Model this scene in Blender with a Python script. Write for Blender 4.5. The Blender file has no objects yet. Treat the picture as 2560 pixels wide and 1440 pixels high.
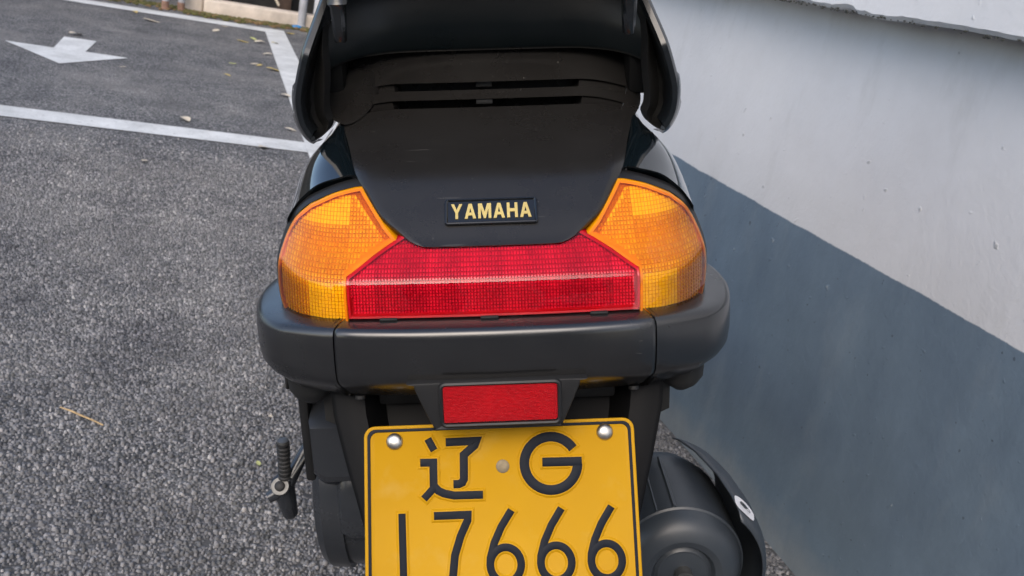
import bpy, bmesh, math, random
import numpy as np
from mathutils import Vector, Matrix

random.seed(7); rng = np.random.default_rng(7)
scene = bpy.context.scene
COL = scene.collection

# ------------------------------------------------------------------ camera
cam_d = bpy.data.cameras.new('camera'); cam = bpy.data.objects.new('camera', cam_d); COL.objects.link(cam)
RIGHT = Vector((0.94452, -0.27269, 0.18310)); DOWN = Vector((0.07579, -0.36148, -0.92930)); FWD = Vector((0.31959, 0.89162, -0.32076))
cam.matrix_world = Matrix(((RIGHT.x, -DOWN.x, -FWD.x, 0), (RIGHT.y, -DOWN.y, -FWD.y, 0), (RIGHT.z, -DOWN.z, -FWD.z, 0.96), (0, 0, 0, 1)))
cam_d.sensor_width = 36; cam_d.lens = 33.75; cam_d.clip_start = 0.05; cam_d.clip_end = 500
cam_d.dof.use_dof = True; cam_d.dof.focus_distance = 0.76; cam_d.dof.aperture_fstop = 20
scene.camera = cam
# ------------------------------------------------------------------ sky, sun, exposure
SUN_EL, SUN_AZ = math.radians(38), math.radians(212)      # azimuth from +Y, clockwise
world = bpy.data.worlds.new('World'); scene.world = world; world.use_nodes = True
wn = world.node_tree; wn.nodes.clear()
sky = wn.nodes.new('ShaderNodeTexSky'); sky.sky_type = 'NISHITA'; sky.sun_disc = False
sky.sun_elevation = SUN_EL; sky.sun_rotation = SUN_AZ; sky.air_density = 0.9; sky.dust_density = 2.0; sky.ozone_density = 0.8
bg = wn.nodes.new('ShaderNodeBackground'); bg.inputs['Strength'].default_value = 0.15
wo = wn.nodes.new('ShaderNodeOutputWorld')
wn.links.new(sky.outputs[0], bg.inputs[0]); wn.links.new(bg.outputs[0], wo.inputs[0])
sun_d = bpy.data.lights.new('sun', 'SUN'); sun_d.energy = 0.7; sun_d.angle = math.radians(45); sun_d.color = (1, 0.91, 0.80)
sun = bpy.data.objects.new('sun', sun_d); COL.objects.link(sun)
sdir = Vector((math.sin(SUN_AZ) * math.cos(SUN_EL), math.cos(SUN_AZ) * math.cos(SUN_EL), math.sin(SUN_EL)))
sun.rotation_euler = sdir.to_track_quat('Z', 'Y').to_euler(); sun.location = (0, 0, 8)
vs = scene.view_settings; vs.view_transform = 'Standard'; vs.look = 'None'; vs.exposure = 0.95; vs.gamma = 1.0; vs.use_curve_mapping = False

# ------------------------------------------------------------------ materials
def nodes(name):
    m = bpy.data.materials.new(name); m.use_nodes = True
    t = m.node_tree; b = t.nodes['Principled BSDF']
    return m, t, b
def N(t, kind, **kw):
    n = t.nodes.new(kind)
    for k, v in kw.items():
        if k in n.inputs: n.inputs[k].default_value = v
        else: setattr(n, k, v)
    return n
def ramp(t, fac, stops):
    r = t.nodes.new('ShaderNodeValToRGB'); e = r.color_ramp.elements
    while len(e) < len(stops): e.new(0.5)
    for el, (p, c) in zip(e, stops):
        el.position = p; el.color = (*c, 1) if len(c) == 3 else c
    t.links.new(fac, r.inputs[0]); return r.outputs[0]
def coords(t, scale=None):
    c = t.nodes.new('ShaderNodeTexCoord'); out = c.outputs['Object']
    if scale:
        mp = t.nodes.new('ShaderNodeMapping'); mp.inputs['Scale'].default_value = scale
        t.links.new(out, mp.inputs[0]); out = mp.outputs[0]
    return out
def noise(t, vec, scale, detail=4, rough=0.55):
    n = N(t, 'ShaderNodeTexNoise', Scale=scale, Detail=detail, Roughness=rough); t.links.new(vec, n.inputs['Vector']); return n.outputs[0]
def bump(t, h, strength, dist=0.001, prev=None):
    b = N(t, 'ShaderNodeBump', Strength=strength, Distance=dist); t.links.new(h, b.inputs['Height'])
    if prev is not None: t.links.new(prev, b.inputs['Normal'])
    return b.outputs[0]
def mixc(t, fac, a, b, mode='MIX'):
    m = t.nodes.new('ShaderNodeMix'); m.data_type = 'RGBA'; m.blend_type = mode
    for s, v in ((0, fac), (6, a), (7, b)):
        if hasattr(v, 'is_linked') or hasattr(v, 'node'): t.links.new(v, m.inputs[s])
        else: m.inputs[s].default_value = v if s == 0 else ((*v, 1) if len(v) == 3 else v)
    return m.outputs[2]
def plastic(name, col, rough=0.45, grain=0.25, grain_scale=2600, coat=0.0, spec=0.5, dust=0.25, dustcol=(0.10, 0.098, 0.09), scratch=0.0):
    """moulded plastic: fine grain, uneven roughness, a little dust"""
    m, t, b = nodes(name); v = coords(t)
    big = noise(t, v, 14, 5, 0.6); fine = noise(t, v, 420, 3)
    d = ramp(t, big, [(0.35, (0, 0, 0)), (0.75, (1, 1, 1))])
    mul = N(t, 'ShaderNodeMath', operation='MULTIPLY'); t.links.new(d, mul.inputs[0]); mul.inputs[1].default_value = dust * 0.35
    sp = ramp(t, fine, [(0.66, (0, 0, 0)), (0.75, (1, 1, 1))])
    mul2 = N(t, 'ShaderNodeMath', operation='MULTIPLY_ADD'); t.links.new(sp, mul2.inputs[0]); mul2.inputs[1].default_value = dust * 0.5; t.links.new(mul.outputs[0], mul2.inputs[2])
    base = mixc(t, mul2.outputs[0], col, dustcol)
    if scratch:
        for sc_ in ((260, 240, 9), (14, 200, 320)):
            k = ramp(t, noise(t, coords(t, sc_), 1.0, 2, 0.5), [(0.74, (0, 0, 0)), (0.77, (scratch,) * 3)]); base = mixc(t, k, base, (0.20, 0.19, 0.17))
    t.links.new(base, b.inputs['Base Color'])
    rr = N(t, 'ShaderNodeMapRange'); t.links.new(big, rr.inputs[0]); rr.inputs[1].default_value = 0.3; rr.inputs[2].default_value = 0.7
    rr.inputs[3].default_value = max(0.02, rough - 0.05); rr.inputs[4].default_value = min(1, rough + 0.07); t.links.new(rr.outputs[0], b.inputs['Roughness'])
    b.inputs['Specular IOR Level'].default_value = spec; b.inputs['Coat Weight'].default_value = coat; b.inputs['Coat Roughness'].default_value = 0.03
    if grain:
        t.links.new(bump(t, noise(t, v, grain_scale, 2), grain, 0.0004), b.inputs['Normal'])
    return m
def simple(name, col, rough=0.5, metal=0.0, coat=0.0, bump_s=0.0, bump_scale=300, var=0.12, var_scale=20):
    m, t, b = nodes(name); v = coords(t)
    n = noise(t, v, var_scale, 5, 0.6)
    lo = tuple(c * (1 - var) for c in col); hi = tuple(min(1, c * (1 + var)) for c in col)
    t.links.new(ramp(t, n, [(0.3, lo), (0.7, hi)]), b.inputs['Base Color'])
    b.inputs['Roughness'].default_value = rough; b.inputs['Metallic'].default_value = metal; b.inputs['Coat Weight'].default_value = coat; b.inputs['Coat Roughness'].default_value = 0.03
    if bump_s: t.links.new(bump(t, noise(t, v, bump_scale, 4), bump_s, 0.001), b.inputs['Normal'])
    return m

M = {}
M['cover'] = plastic('textured_black_plastic', (0.0150, 0.0138, 0.0128), 0.27, 0.12, dust=.10, spec=0.5, scratch=0.22)
M['bumper'] = plastic('bumper_black_plastic', (0.0100, 0.0100, 0.0105), 0.24, 0.07, dust=.10, spec=1.0, scratch=0.18)
M['dull'] = plastic('dull_black_plastic', (0.008, 0.008, 0.0085), 0.5, 0.15, dust=.15)
M['dark'] = plastic('rough_black_plastic', (0.008, 0.008, 0.008), 0.6, 0.1, dust=0.4)  # plain rough black for inner and small parts
M['guard'] = plastic('mudguard_plastic', (0.0055, 0.0055, 0.006), 0.6, 0.1, dust=0.08, spec=0.15)
M['void'] = plastic('matt_black_bracket', (0.003, 0.003, 0.003), 0.7, 0.0, dust=0.05, spec=0.15)
M['engine'] = plastic('engine_black_paint', (0.024, 0.027, 0.032), 0.24, 0.05, dust=0.3, spec=0.8)
M['muffler'] = plastic('muffler_black_paint', (0.034, 0.042, 0.052), 0.38, 0.12, dust=0.3, spec=0.6)
M['gloss'] = plastic('glossy_dark_paint', (0.004, 0.007, 0.009), 0.06, 0.0, coat=1.0, dust=0.05)
M['rail'] = plastic('grab_rail_paint', (0.006, 0.0075, 0.009), 0.22, 0.05, coat=0.3, dust=0.12)
M['face'] = plastic('grab_rail_inner_paint', (0.0035, 0.006, 0.007), 0.30, 0.05, dust=0.06, spec=0.25)
M['rubber'] = plastic('black_rubber', (0.015, 0.015, 0.016), 0.65, 0.4, 900, dust=0.6)
M['seat'] = plastic('seat_vinyl', (0.012, 0.012, 0.013), 0.5, 0.5, 700, dust=0.3)
M['gold'] = simple('gold_lettering', (0.62, 0.47, 0.16), 0.4, 0.25)
M['badge'] = plastic('badge_black', (0.004, 0.004, 0.004), 0.12, 0.0, coat=0.6, dust=0.03)
M['steel'] = simple('zinc_bolt', (0.52, 0.50, 0.46), 0.38, 1.0, var=0.3, var_scale=200)
M['pale_steel'] = simple('worn_steel', (0.15, 0.15, 0.145), 0.5, 0.8, var=0.25, var_scale=120)
M['sticker'] = simple('white_sticker', (0.72, 0.72, 0.74), 0.4, var=0.05)
M['ink'] = simple('sticker_print', (0.04, 0.045, 0.04), 0.5)

def plate_yellow():
    m, t, b = nodes('plate_yellow'); v = coords(t)
    a = noise(t, v, 26, 5, 0.6); c = noise(t, v, 9, 4)
    base = ramp(t, c, [(0.3, (0.50, 0.255, 0.003)), (0.7, (0.56, 0.295, 0.004))])
    f = ramp(t, a, [(0.58, (0, 0, 0)), (0.80, (0.35, 0.35, 0.35))])
    t.links.new(mixc(t, f, base, (0.56, 0.37, 0.10)), b.inputs['Base Color'])
    rr = ramp(t, a, [(0.35, (0.48,) * 3), (0.75, (0.62,) * 3)]); b.inputs['Specular IOR Level'].default_value = 0.18; t.links.new(rr, b.inputs['Roughness'])
    t.links.new(bump(t, noise(t, v, 60, 3), 0.25, 0.001), b.inputs['Normal'])
    return m
M['yellow'] = plate_yellow()
M['plate_ink'] = plastic('plate_blue_black', (0.006, 0.009, 0.016), 0.5, 0.0, dust=0.06, spec=0.15)
M['dull_metal'] = simple('tarnished_metal', (0.20, 0.16, 0.10), 0.55, 0.6, var=0.25, var_scale=150)

def prism_mat(name, c0, c1):
    m, t, b = nodes(name); v = coords(t)
    at = N(t, 'ShaderNodeAttribute', attribute_name='tone')
    t.links.new(mixc(t, at.outputs['Fac'], c0, c1), b.inputs['Base Color'])
    b.inputs['Roughness'].default_value = 0.16; b.inputs['Specular IOR Level'].default_value = 0.6
    return m
M['amber_prism'] = prism_mat('amber_prism', (0.72, 0.28, 0.001), (1.0, 0.66, 0.003))
M['red_prism'] = prism_mat('red_prism', (0.34, 0.002, 0.014), (0.95, 0.016, 0.06))
M['refl_prism'] = prism_mat('reflector_prism', (0.90, 0.010, 0.022), (1.0, 0.045, 0.07))
def shell_mat(name, tint, ior=1.5):
    m = bpy.data.materials.new(name); m.use_nodes = True; t = m.node_tree; t.nodes.clear()
    tr = N(t, 'ShaderNodeBsdfTransparent'); tr.inputs[0].default_value = (*tint, 1)
    gl = N(t, 'ShaderNodeBsdfGlossy'); gl.inputs['Roughness'].default_value = 0.05
    fr = N(t, 'ShaderNodeFresnel', IOR=ior); mx = t.nodes.new('ShaderNodeMixShader'); o = t.nodes.new('ShaderNodeOutputMaterial')
    v = coords(t); bp = bump(t, noise(t, v, 40, 3), 0.05, 0.001)
    t.links.new(bp, gl.inputs['Normal']); t.links.new(bp, fr.inputs['Normal'])
    t.links.new(fr.outputs[0], mx.inputs[0]); t.links.new(tr.outputs[0], mx.inputs[1]); t.links.new(gl.outputs[0], mx.inputs[2]); t.links.new(mx.outputs[0], o.inputs[0])
    return m
M['amber_shell'] = shell_mat('amber_lens_shell', (1.0, 0.86, 0.55))
M['red_shell'] = shell_mat('red_lens_shell', (1.0, 0.80, 0.82))
M['clear_shell'] = shell_mat('reflector_face', (1.0, 0.94, 0.94))
M['amber_rim'] = simple('amber_lens_rim', (0.92, 0.34, 0.003), 0.22, var=0.15, var_scale=60)
M['red_rim'] = simple('red_lens_rim', (0.55, 0.006, 0.016), 0.22, var=0.15, var_scale=60)

def asphalt_mat():
    m, t, b = nodes('asphalt'); v = coords(t)
    vo = N(t, 'ShaderNodeTexVoronoi', Scale=115.0); t.links.new(v, vo.inputs['Vector'])
    vo2 = N(t, 'ShaderNodeTexVoronoi', Scale=60.0); t.links.new(v, vo2.inputs['Vector'])
    st = ramp(t, vo.outputs['Distance'], [(0.25, (1, 1, 1)), (0.68, (0, 0, 0))])
    sep = N(t, 'ShaderNodeSeparateColor'); t.links.new(vo.outputs['Color'], sep.inputs[0])
    stone = ramp(t, sep.outputs[0], [(0.0, (0.10, 0.102, 0.105)), (0.5, (0.23, 0.23, 0.232)), (1.0, (0.43, 0.42, 0.41))])
    c = mixc(t, st, (0.055, 0.057, 0.059), stone)
    big = noise(t, v, 1.3, 6, 0.65); med = noise(t, v, 4, 6, 0.65)
    dirt = ramp(t, big, [(0.45, (0, 0, 0)), (0.75, (0.6, 0.6, 0.6))])
    c = mixc(t, dirt, c, (0.27, 0.26, 0.245))
    tyre = noise(t, coords(t, (1.0, 0.22, 1.0)), 2.6, 4, 0.6); c = mixc(t, 0.8, c, ramp(t, tyre, [(0.32, (0.74, 0.74, 0.76)), (0.62, (1.10, 1.09, 1.08))]), 'MULTIPLY')
    c2 = mixc(t, 0.75, c, ramp(t, med, [(0.3, (0.55, 0.55, 0.57)), (0.7, (1.25, 1.24, 1.22))]), 'MULTIPLY')
    t.links.new(c2, b.inputs['Base Color']); b.inputs['Roughness'].default_value = 0.85
    n1 = bump(t, st, 0.8, 0.003); t.links.new(bump(t, vo2.outputs['Distance'], 0.25, 0.004, n1), b.inputs['Normal'])
    return m
M['asphalt'] = asphalt_mat()
def stone_mat():
    m, t, b = nodes('aggregate'); v = coords(t)
    at = N(t, 'ShaderNodeAttribute', attribute_name='tone'); n = noise(t, v, 600, 3)
    c = ramp(t, at.outputs['Fac'], [(0.0, (0.055, 0.06, 0.062)), (0.45, (0.20, 0.20, 0.205)), (0.8, (0.34, 0.335, 0.335)), (1.0, (0.54, 0.52, 0.50))])
    c = mixc(t, 0.6, c, ramp(t, n, [(0.3, (0.6,) * 3), (0.7, (1.3,) * 3)]), 'MULTIPLY')
    big = noise(t, v, 1.3, 6, 0.65); med = noise(t, v, 4, 6, 0.65)
    c = mixc(t, 0.9, c, ramp(t, med, [(0.3, (0.60, 0.60, 0.63)), (0.7, (1.28, 1.26, 1.22))]), 'MULTIPLY')
    tyre = noise(t, coords(t, (1.0, 0.22, 1.0)), 2.6, 4, 0.6); c = mixc(t, 0.8, c, ramp(t, tyre, [(0.32, (0.74, 0.74, 0.76)), (0.62, (1.10, 1.09, 1.08))]), 'MULTIPLY')
    dirt = ramp(t, big, [(0.45, (0, 0, 0)), (0.75, (0.6, 0.6, 0.6))])
    t.links.new(mixc(t, dirt, c, (0.27, 0.262, 0.25)), b.inputs['Base Color']); b.inputs['Roughness'].default_value = 0.7
    return m
M['stone'] = stone_mat()
def paint_mat():
    m, t, b = nodes('road_paint'); v = coords(t)
    a = noise(t, v, 5, 6, 0.65); f = noise(t, v, 55, 5, 0.7)
    c = ramp(t, a, [(0.3, (0.46, 0.47, 0.46)), (0.65, (0.70, 0.71, 0.70))])
    w = ramp(t, f, [(0.56, (0, 0, 0)), (0.72, (0.75, 0.75, 0.75))])
    t.links.new(mixc(t, w, c, (0.22, 0.22, 0.22)), b.inputs['Base Color']); b.inputs['Roughness'].default_value = 0.7
    t.links.new(bump(t, noise(t, v, 120, 4), 0.5, 0.003), b.inputs['Normal'])
    return m
M['road_paint'] = paint_mat()
def wall_mat():
    m, t, b = nodes('painted_render'); v = coords(t)
    sx = N(t, 'ShaderNodeSeparateXYZ'); t.links.new(v, sx.inputs[0])
    wob = noise(t, v, 9, 5, 0.7)
    z = N(t, 'ShaderNodeMath', operation='MULTIPLY_ADD'); t.links.new(wob, z.inputs[0]); z.inputs[1].default_value = 0.010; t.links.new(sx.outputs[2], z.inputs[2])
    band = N(t, 'ShaderNodeMapRange'); t.links.new(z.outputs[0], band.inputs[0]); band.inputs[1].default_value = 0.5890; band.inputs[2].default_value = 0.5912
    big = noise(t, v, 2.2, 5, 0.6); streak = noise(t, coords(t, (9, 3.2, 1.2)), 3.0, 5, 0.65); speck = noise(t, v, 46, 2, 0.5); speck2 = noise(t, v, 85, 1, 0.4)
    wc = ramp(t, big, [(0.3, (0.66, 0.66, 0.665)), (0.7, (0.74, 0.74, 0.74))])
    wc = mixc(t, ramp(t, streak, [(0.56, (0, 0, 0)), (0.80, (0.42, 0.42, 0.42))]), wc, (0.46, 0.455, 0.43))
    wc = mixc(t, ramp(t, speck, [(0.735, (0, 0, 0)), (0.77, (0.55, 0.55, 0.55))]), wc, (0.30, 0.30, 0.29))
    gc = ramp(t, big, [(0.3, (0.132, 0.183, 0.238)), (0.7, (0.165, 0.222, 0.275))])
    gc = mixc(t, ramp(t, streak, [(0.55, (0, 0, 0)), (0.78, (0.5, 0.5, 0.5))]), gc, (0.23, 0.275, 0.31))
    gc = mixc(t, ramp(t, speck2, [(0.76, (0, 0, 0)), (0.79, (0.6, 0.6, 0.6))]), gc, (0.05, 0.062, 0.075))
    gc = mixc(t, ramp(t, speck, [(0.745, (0, 0, 0)), (0.77, (0.6, 0.6, 0.6))]), gc, (0.36, 0.39, 0.40))
    foot = N(t, 'ShaderNodeMath', operation='MULTIPLY_ADD'); t.links.new(noise(t, v, 7, 5, 0.7), foot.inputs[0]); foot.inputs[1].default_value = -0.14; t.links.new(sx.outputs[2], foot.inputs[2])
    fr = N(t, 'ShaderNodeMapRange'); t.links.new(foot.outputs[0], fr.inputs[0]); fr.inputs[1].default_value = 0.02; fr.inputs[2].default_value = -0.05
    fm = N(t, 'ShaderNodeMath', operation='MULTIPLY'); t.links.new(fr.outputs[0], fm.inputs[0]); fm.inputs[1].default_value = 0.55
    gc = mixc(t, fm.outputs[0], gc, (0.30, 0.31, 0.30))
    trow = noise(t, coords(t, (1, 5.5, 2.0)), 2.4, 6, 0.7); mot = noise(t, v, 5.0, 6, 0.7)
    gc = mixc(t, 0.45, gc, ramp(t, trow, [(0.35, (0.82, 0.83, 0.85)), (0.65, (1.16, 1.15, 1.12))]), 'MULTIPLY'); gc = mixc(t, 0.6, gc, ramp(t, mot, [(0.3, (0.85,) * 3), (0.7, (1.14,) * 3)]), 'MULTIPLY')
    wc = mixc(t, 0.6, wc, ramp(t, mot, [(0.3, (0.93, 0.92, 0.90)), (0.7, (1.05, 1.05, 1.05))]), 'MULTIPLY')
    t.links.new(mixc(t, band.outputs[0], gc, wc), b.inputs['Base Color'])
    b.inputs['Roughness'].default_value = 0.55
    n1 = bump(t, noise(t, v, 10, 5, 0.6), 0.18, 0.012); n2 = bump(t, noise(t, v, 130, 4), 0.25, 0.002, n1)
    t.links.new(bump(t, ramp(t, speck, [(0.70, (0, 0, 0)), (0.77, (1, 1, 1))]), 0.35, 0.003, n2), b.inputs['Normal'])
    return m
M['wall'] = wall_mat()
M['dark_grain'] = simple('dark_grain_colour', (0.055, 0.055, 0.045), 0.9, var=0.5, var_scale=40)  # dark colour of the grains along the arris
M['cream'] = simple('cream_concrete', (0.56, 0.49, 0.42), 0.85, bump_s=0.5, bump_scale=30, var=0.25, var_scale=6)
M['shed_dark'] = simple('dark_backdrop', (0.028, 0.027, 0.026), 0.8, var=0.5, var_scale=3)  # dark colour of the shed panel itself
M['brown'] = simple('brown_post_paint', (0.075, 0.048, 0.035), 0.7, var=0.3)
M['grey_pole'] = simple('grey_pole_paint', (0.36, 0.37, 0.40), 0.5, var=0.15, var_scale=8)
M['rust_pole'] = simple('rusty_pole_foot', (0.24, 0.14, 0.10), 0.8, var=0.4, var_scale=30)
M['white_pole'] = simple('white_pole_paint', (0.62, 0.63, 0.66), 0.5, var=0.1)
M['leaf'] = simple('dry_leaf', (0.52, 0.40, 0.13), 0.7, var=0.35, var_scale=40)
M['leaf_pale'] = simple('pale_leaf', (0.62, 0.54, 0.42), 0.7, var=0.2, var_scale=40)
M['leaf_green'] = simple('green_yellow_leaf', (0.48, 0.50, 0.20), 0.7, var=0.25, var_scale=40)
M['moss'] = simple('moss_litter', (0.085, 0.082, 0.022), 0.9, var=0.6, var_scale=18)
M['litter'] = simple('brown_litter', (0.17, 0.11, 0.05), 0.9, var=0.5, var_scale=25)
M['blue'] = simple('blue_plastic', (0.02, 0.18, 0.42), 0.4, var=0.1)
M['straw'] = simple('straw', (0.52, 0.36, 0.18), 0.7, var=0.3, var_scale=80)

# ------------------------------------------------------------------ helpers
def tag(o, label=None, cat=None, group=None, kind=None):
    for k, v in (('label', label), ('category', cat), ('group', group), ('kind', kind)):
        if v: o[k] = v
    return o
def mesh(name, verts, faces, mat, parent=None, smooth=True, sharp=None):
    me = bpy.data.meshes.new(name); me.from_pydata([tuple(v) for v in verts], [], faces); me.update()
    o = bpy.data.objects.new(name, me); COL.objects.link(o)
    for mm in (mat if isinstance(mat, (list, tuple)) else [mat]): me.materials.append(mm)
    if smooth:
        me.polygons.foreach_set('use_smooth', [True] * len(me.polygons))
        if sharp is not None: me.set_sharp_from_angle(angle=math.radians(sharp))
    if parent is not None: o.parent = parent
    return o
def from_bm(name, bm, mat, parent=None, smooth=True, sharp=35):
    bmesh.ops.recalc_face_normals(bm, faces=bm.faces)
    me = bpy.data.meshes.new(name); bm.to_mesh(me); bm.free()
    o = bpy.data.objects.new(name, me); COL.objects.link(o)
    for mm in (mat if isinstance(mat, (list, tuple)) else [mat]): me.materials.append(mm)
    if smooth:
        me.polygons.foreach_set('use_smooth', [True] * len(me.polygons)); me.set_sharp_from_angle(angle=math.radians(sharp))
    if parent is not None: o.parent = parent
    return o
def empty(name, mat4=None, loc=None):
    o = bpy.data.objects.new(name, None); COL.objects.link(o); o.empty_display_size = 0.1
    if mat4 is not None: o.matrix_world = mat4
    if loc is not None: o.location = loc
    return o
def cr(P, n):
    """Catmull-Rom through P, n samples per span"""
    P = [np.array(p, float) for p in P]; Q = [2 * P[0] - P[1]] + P + [2 * P[-1] - P[-2]]; out = []
    for i in range(1, len(Q) - 2):
        a, b, c, d = Q[i - 1:i + 3]
        for k in range(n):
            t = k / n
            out.append(0.5 * (2 * b + (c - a) * t + (2 * a - 5 * b + 4 * c - d) * t * t + (3 * b - a - 3 * c + d) * t ** 3))
    out.append(P[-1]); return out
def grid(rows, close_u=False, close_v=False, skip=None):
    nr, nc = len(rows), len(rows[0]); V = [p for r in rows for p in r]; Fs = []
    for i in range(nr if close_v else nr - 1):
        for j in range(nc if close_u else nc - 1):
            if skip and skip(i, j): continue
            a, b = i, (i + 1) % nr; c, d = j, (j + 1) % nc
            Fs.append((a * nc + c, a * nc + d, b * nc + d, b * nc + c))
    return V, Fs
def orient(V, Fs, hub=Vector((0, .35, .6))):
    """turn a sheet so that its faces look away from the middle of the scooter"""
    t = 0.0
    for f in Fs:
        a, b, c = (Vector(V[i]) for i in f[:3]); n = (b - a).cross(c - a); t += n.dot((a + b + c) / 3 - hub)
    return V, (Fs if t > 0 else [tuple(f)[::-1] for f in Fs])
def sheet(name, rows, mat, parent, thick=0.003, sharp=40, skip=None, offset=-1, bevel=0):
    V, Fs = orient(*grid(rows, skip=skip)); o = mesh(name, V, Fs, mat, parent, True, sharp)
    if thick:
        s = o.modifiers.new('thickness', 'SOLIDIFY'); s.thickness = thick; s.offset = offset; s.use_even_offset = False
    if bevel:
        b = o.modifiers.new('edges', 'BEVEL'); b.width = bevel; b.segments = 2; b.limit_method = 'ANGLE'; b.angle_limit = math.radians(50)
    return o
def loft(name, secs, mat, parent, cap=True, sharp=40, closed=True):
    V, Fs = grid(secs, close_u=closed); n = len(secs[0])
    if cap:
        Fs.append(tuple(range(n))[::-1]); Fs.append(tuple(range((len(secs) - 1) * n, len(secs) * n)))
    bm = bmesh.new(); me = bpy.data.meshes.new('t'); me.from_pydata([tuple(v) for v in V], [], Fs); bm.from_mesh(me); bpy.data.meshes.remove(me)
    return from_bm(name, bm, mat, parent, True, sharp)
def rbox(name, lo, hi, mat, parent, r=0.004, seg=2, rot=None, taper=None):
    bm = bmesh.new(); bmesh.ops.create_cube(bm, size=1)
    lo, hi = Vector(lo), Vector(hi); c = (lo + hi) / 2; s = hi - lo
    for v in bm.verts:
        k = 1.0
        if taper and v.co.z < 0: k = taper
        v.co = Vector((v.co.x * s.x * k, v.co.y * s.y * k, v.co.z * s.z))
    if r: bmesh.ops.bevel(bm, geom=bm.edges[:], offset=r, segments=seg, profile=0.5, affect='EDGES')
    M4 = Matrix.Translation(c) @ (rot.to_4x4() if rot else Matrix())
    bmesh.ops.transform(bm, matrix=M4, verts=bm.verts); return from_bm(name, bm, mat, parent)
def tube(name, path, rad, mat, parent, n=12, cap=True, sharp=40):
    P = [Vector(p) for p in path]; secs = []
    ref = Vector((0.13, 0.31, 0.94))
    for i, p in enumerate(P):
        d = (P[min(i + 1, len(P) - 1)] - P[max(i - 1, 0)]).normalized()
        if abs(d.dot(ref)) > 0.95: ref2 = Vector((1, 0, 0))
        else: ref2 = ref
        u = d.cross(ref2).normalized(); w = d.cross(u); r = rad[i] if isinstance(rad, (list, tuple)) else rad
        secs.append([p + (u * math.cos(2 * math.pi * k / n) + w * math.sin(2 * math.pi * k / n)) * r for k in range(n)])
    return loft(name, secs, mat, parent, cap, sharp)
def lathe(name, origin, axis, prof, mat, parent, n=32, sharp=40, up=Vector((0, 0, 1))):
    """prof: list of (distance along axis, radius)"""
    a = Vector(axis).normalized(); u = a.cross(up).normalized(); w = a.cross(u); o = Vector(origin)
    secs = [[o + a * d + (u * math.cos(2 * math.pi * k / n) + w * math.sin(2 * math.pi * k / n)) * max(r, 1e-4) for k in range(n)] for d, r in prof]
    return loft(name, secs, mat, parent, True, sharp)
def inside(x, z, poly):
    c = False; j = len(poly) - 1
    for i in range(len(poly)):
        xi, zi = poly[i]; xj, zj = poly[j]
        if (zi > z) != (zj > z) and x < (xj - xi) * (z - zi) / (zj - zi) + xi: c = not c
        j = i
    return c

# ------------------------------------------------------------------ the setting: ground, paint
g = mesh('ground', [(-40, -30, 0), (40, -30, 0), (40, 60, 0), (-40, 60, 0)], [(0, 1, 2, 3)], M['asphalt'], None, False); tag(g, kind='structure')
def aggregate():
    sp = 0.0080; xs = np.arange(-1.15, 1.075, sp); ysn = np.arange(0.60, 4.17, sp * 0.9)
    X, Y = np.meshgrid(xs, ysn); X = X + (np.arange(len(ysn)) % 2)[:, None] * sp / 2
    X = (X + rng.uniform(-.0026, .0026, X.shape)).ravel(); Y = (Y + rng.uniform(-.0026, .0026, Y.shape)).ravel()
    keep = (rng.random(len(X)) < 0.90) & (rng.random(len(X)) < np.clip((4.2 - Y) / 0.9, 0, 1)) & ((Y < 2.4) | (X < 0.75)); X, Y = X[keep], Y[keep]; n = len(X); k = 5
    r = rng.uniform(.0024, .0058, n); asp = rng.uniform(.62, 1, n); rot = rng.uniform(0, 6.28, n)
    hgt = rng.uniform(.0006, .0050, n) * (r / .0045 + .2); tx, ty = rng.normal(0, .22, n), rng.normal(0, .22, n)
    V = np.zeros((n, 2 * k, 3))
    for j in range(k):
        a = 2 * np.pi * j / k + rng.uniform(-.35, .35, n); rr = r * rng.uniform(.8, 1.15, n)
        for lvl, f in ((0, 1.0), (1, .66)):
            lx, ly = rr * f * np.cos(a), rr * f * np.sin(a) * asp
            wx = lx * np.cos(rot) - ly * np.sin(rot); wy = lx * np.sin(rot) + ly * np.cos(rot)
            V[:, lvl * k + j, 0] = X + wx; V[:, lvl * k + j, 1] = Y + wy
            V[:, lvl * k + j, 2] = (-.002 if lvl == 0 else 1) * np.ones(n) if lvl == 0 else hgt + wx * tx + wy * ty
    tri = [(k, k + 1, k + 2), (k, k + 2, k + 3), (k, k + 3, k + 4)]
    for j in range(k): tri += [(j, (j + 1) % k, k + (j + 1) % k), (j, k + (j + 1) % k, k + j)]
    tri = np.array(tri); T = (tri[None] + (np.arange(n) * 2 * k)[:, None, None]).reshape(-1)
    me = bpy.data.meshes.new('aggregate'); me.vertices.add(n * 2 * k); me.vertices.foreach_set('co', V.ravel())
    nt = len(T) // 3; me.loops.add(len(T)); me.loops.foreach_set('vertex_index', T.astype(np.int32)); me.polygons.add(nt)
    me.polygons.foreach_set('loop_start', np.arange(0, len(T), 3, dtype=np.int32)); me.update(calc_edges=True)
    at = me.attributes.new('tone', 'FLOAT', 'POINT'); tone = np.clip(rng.beta(1.7, 2.3, n), 0, 1); at.data.foreach_set('value', np.repeat(tone, 2 * k))
    me.materials.append(M['stone']); o = bpy.data.objects.new('asphalt_aggregate', me); COL.objects.link(o); o.parent = g
    tag(o, kind='stuff'); return o
aggregate()
def marking(name, poly, label):
    n = len(poly); o = mesh(name, [(x, y, 0.004) for x, y in poly], [tuple(range(n))], M['road_paint'], None, False); tag(o, kind='structure'); o['label'] = label
marking('parking_line', [(-9, 4.19), (0.452, 4.19), (0.452, 4.385), (-9, 4.385)], 'white painted line crossing the asphalt nearest the scooter')
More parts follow.
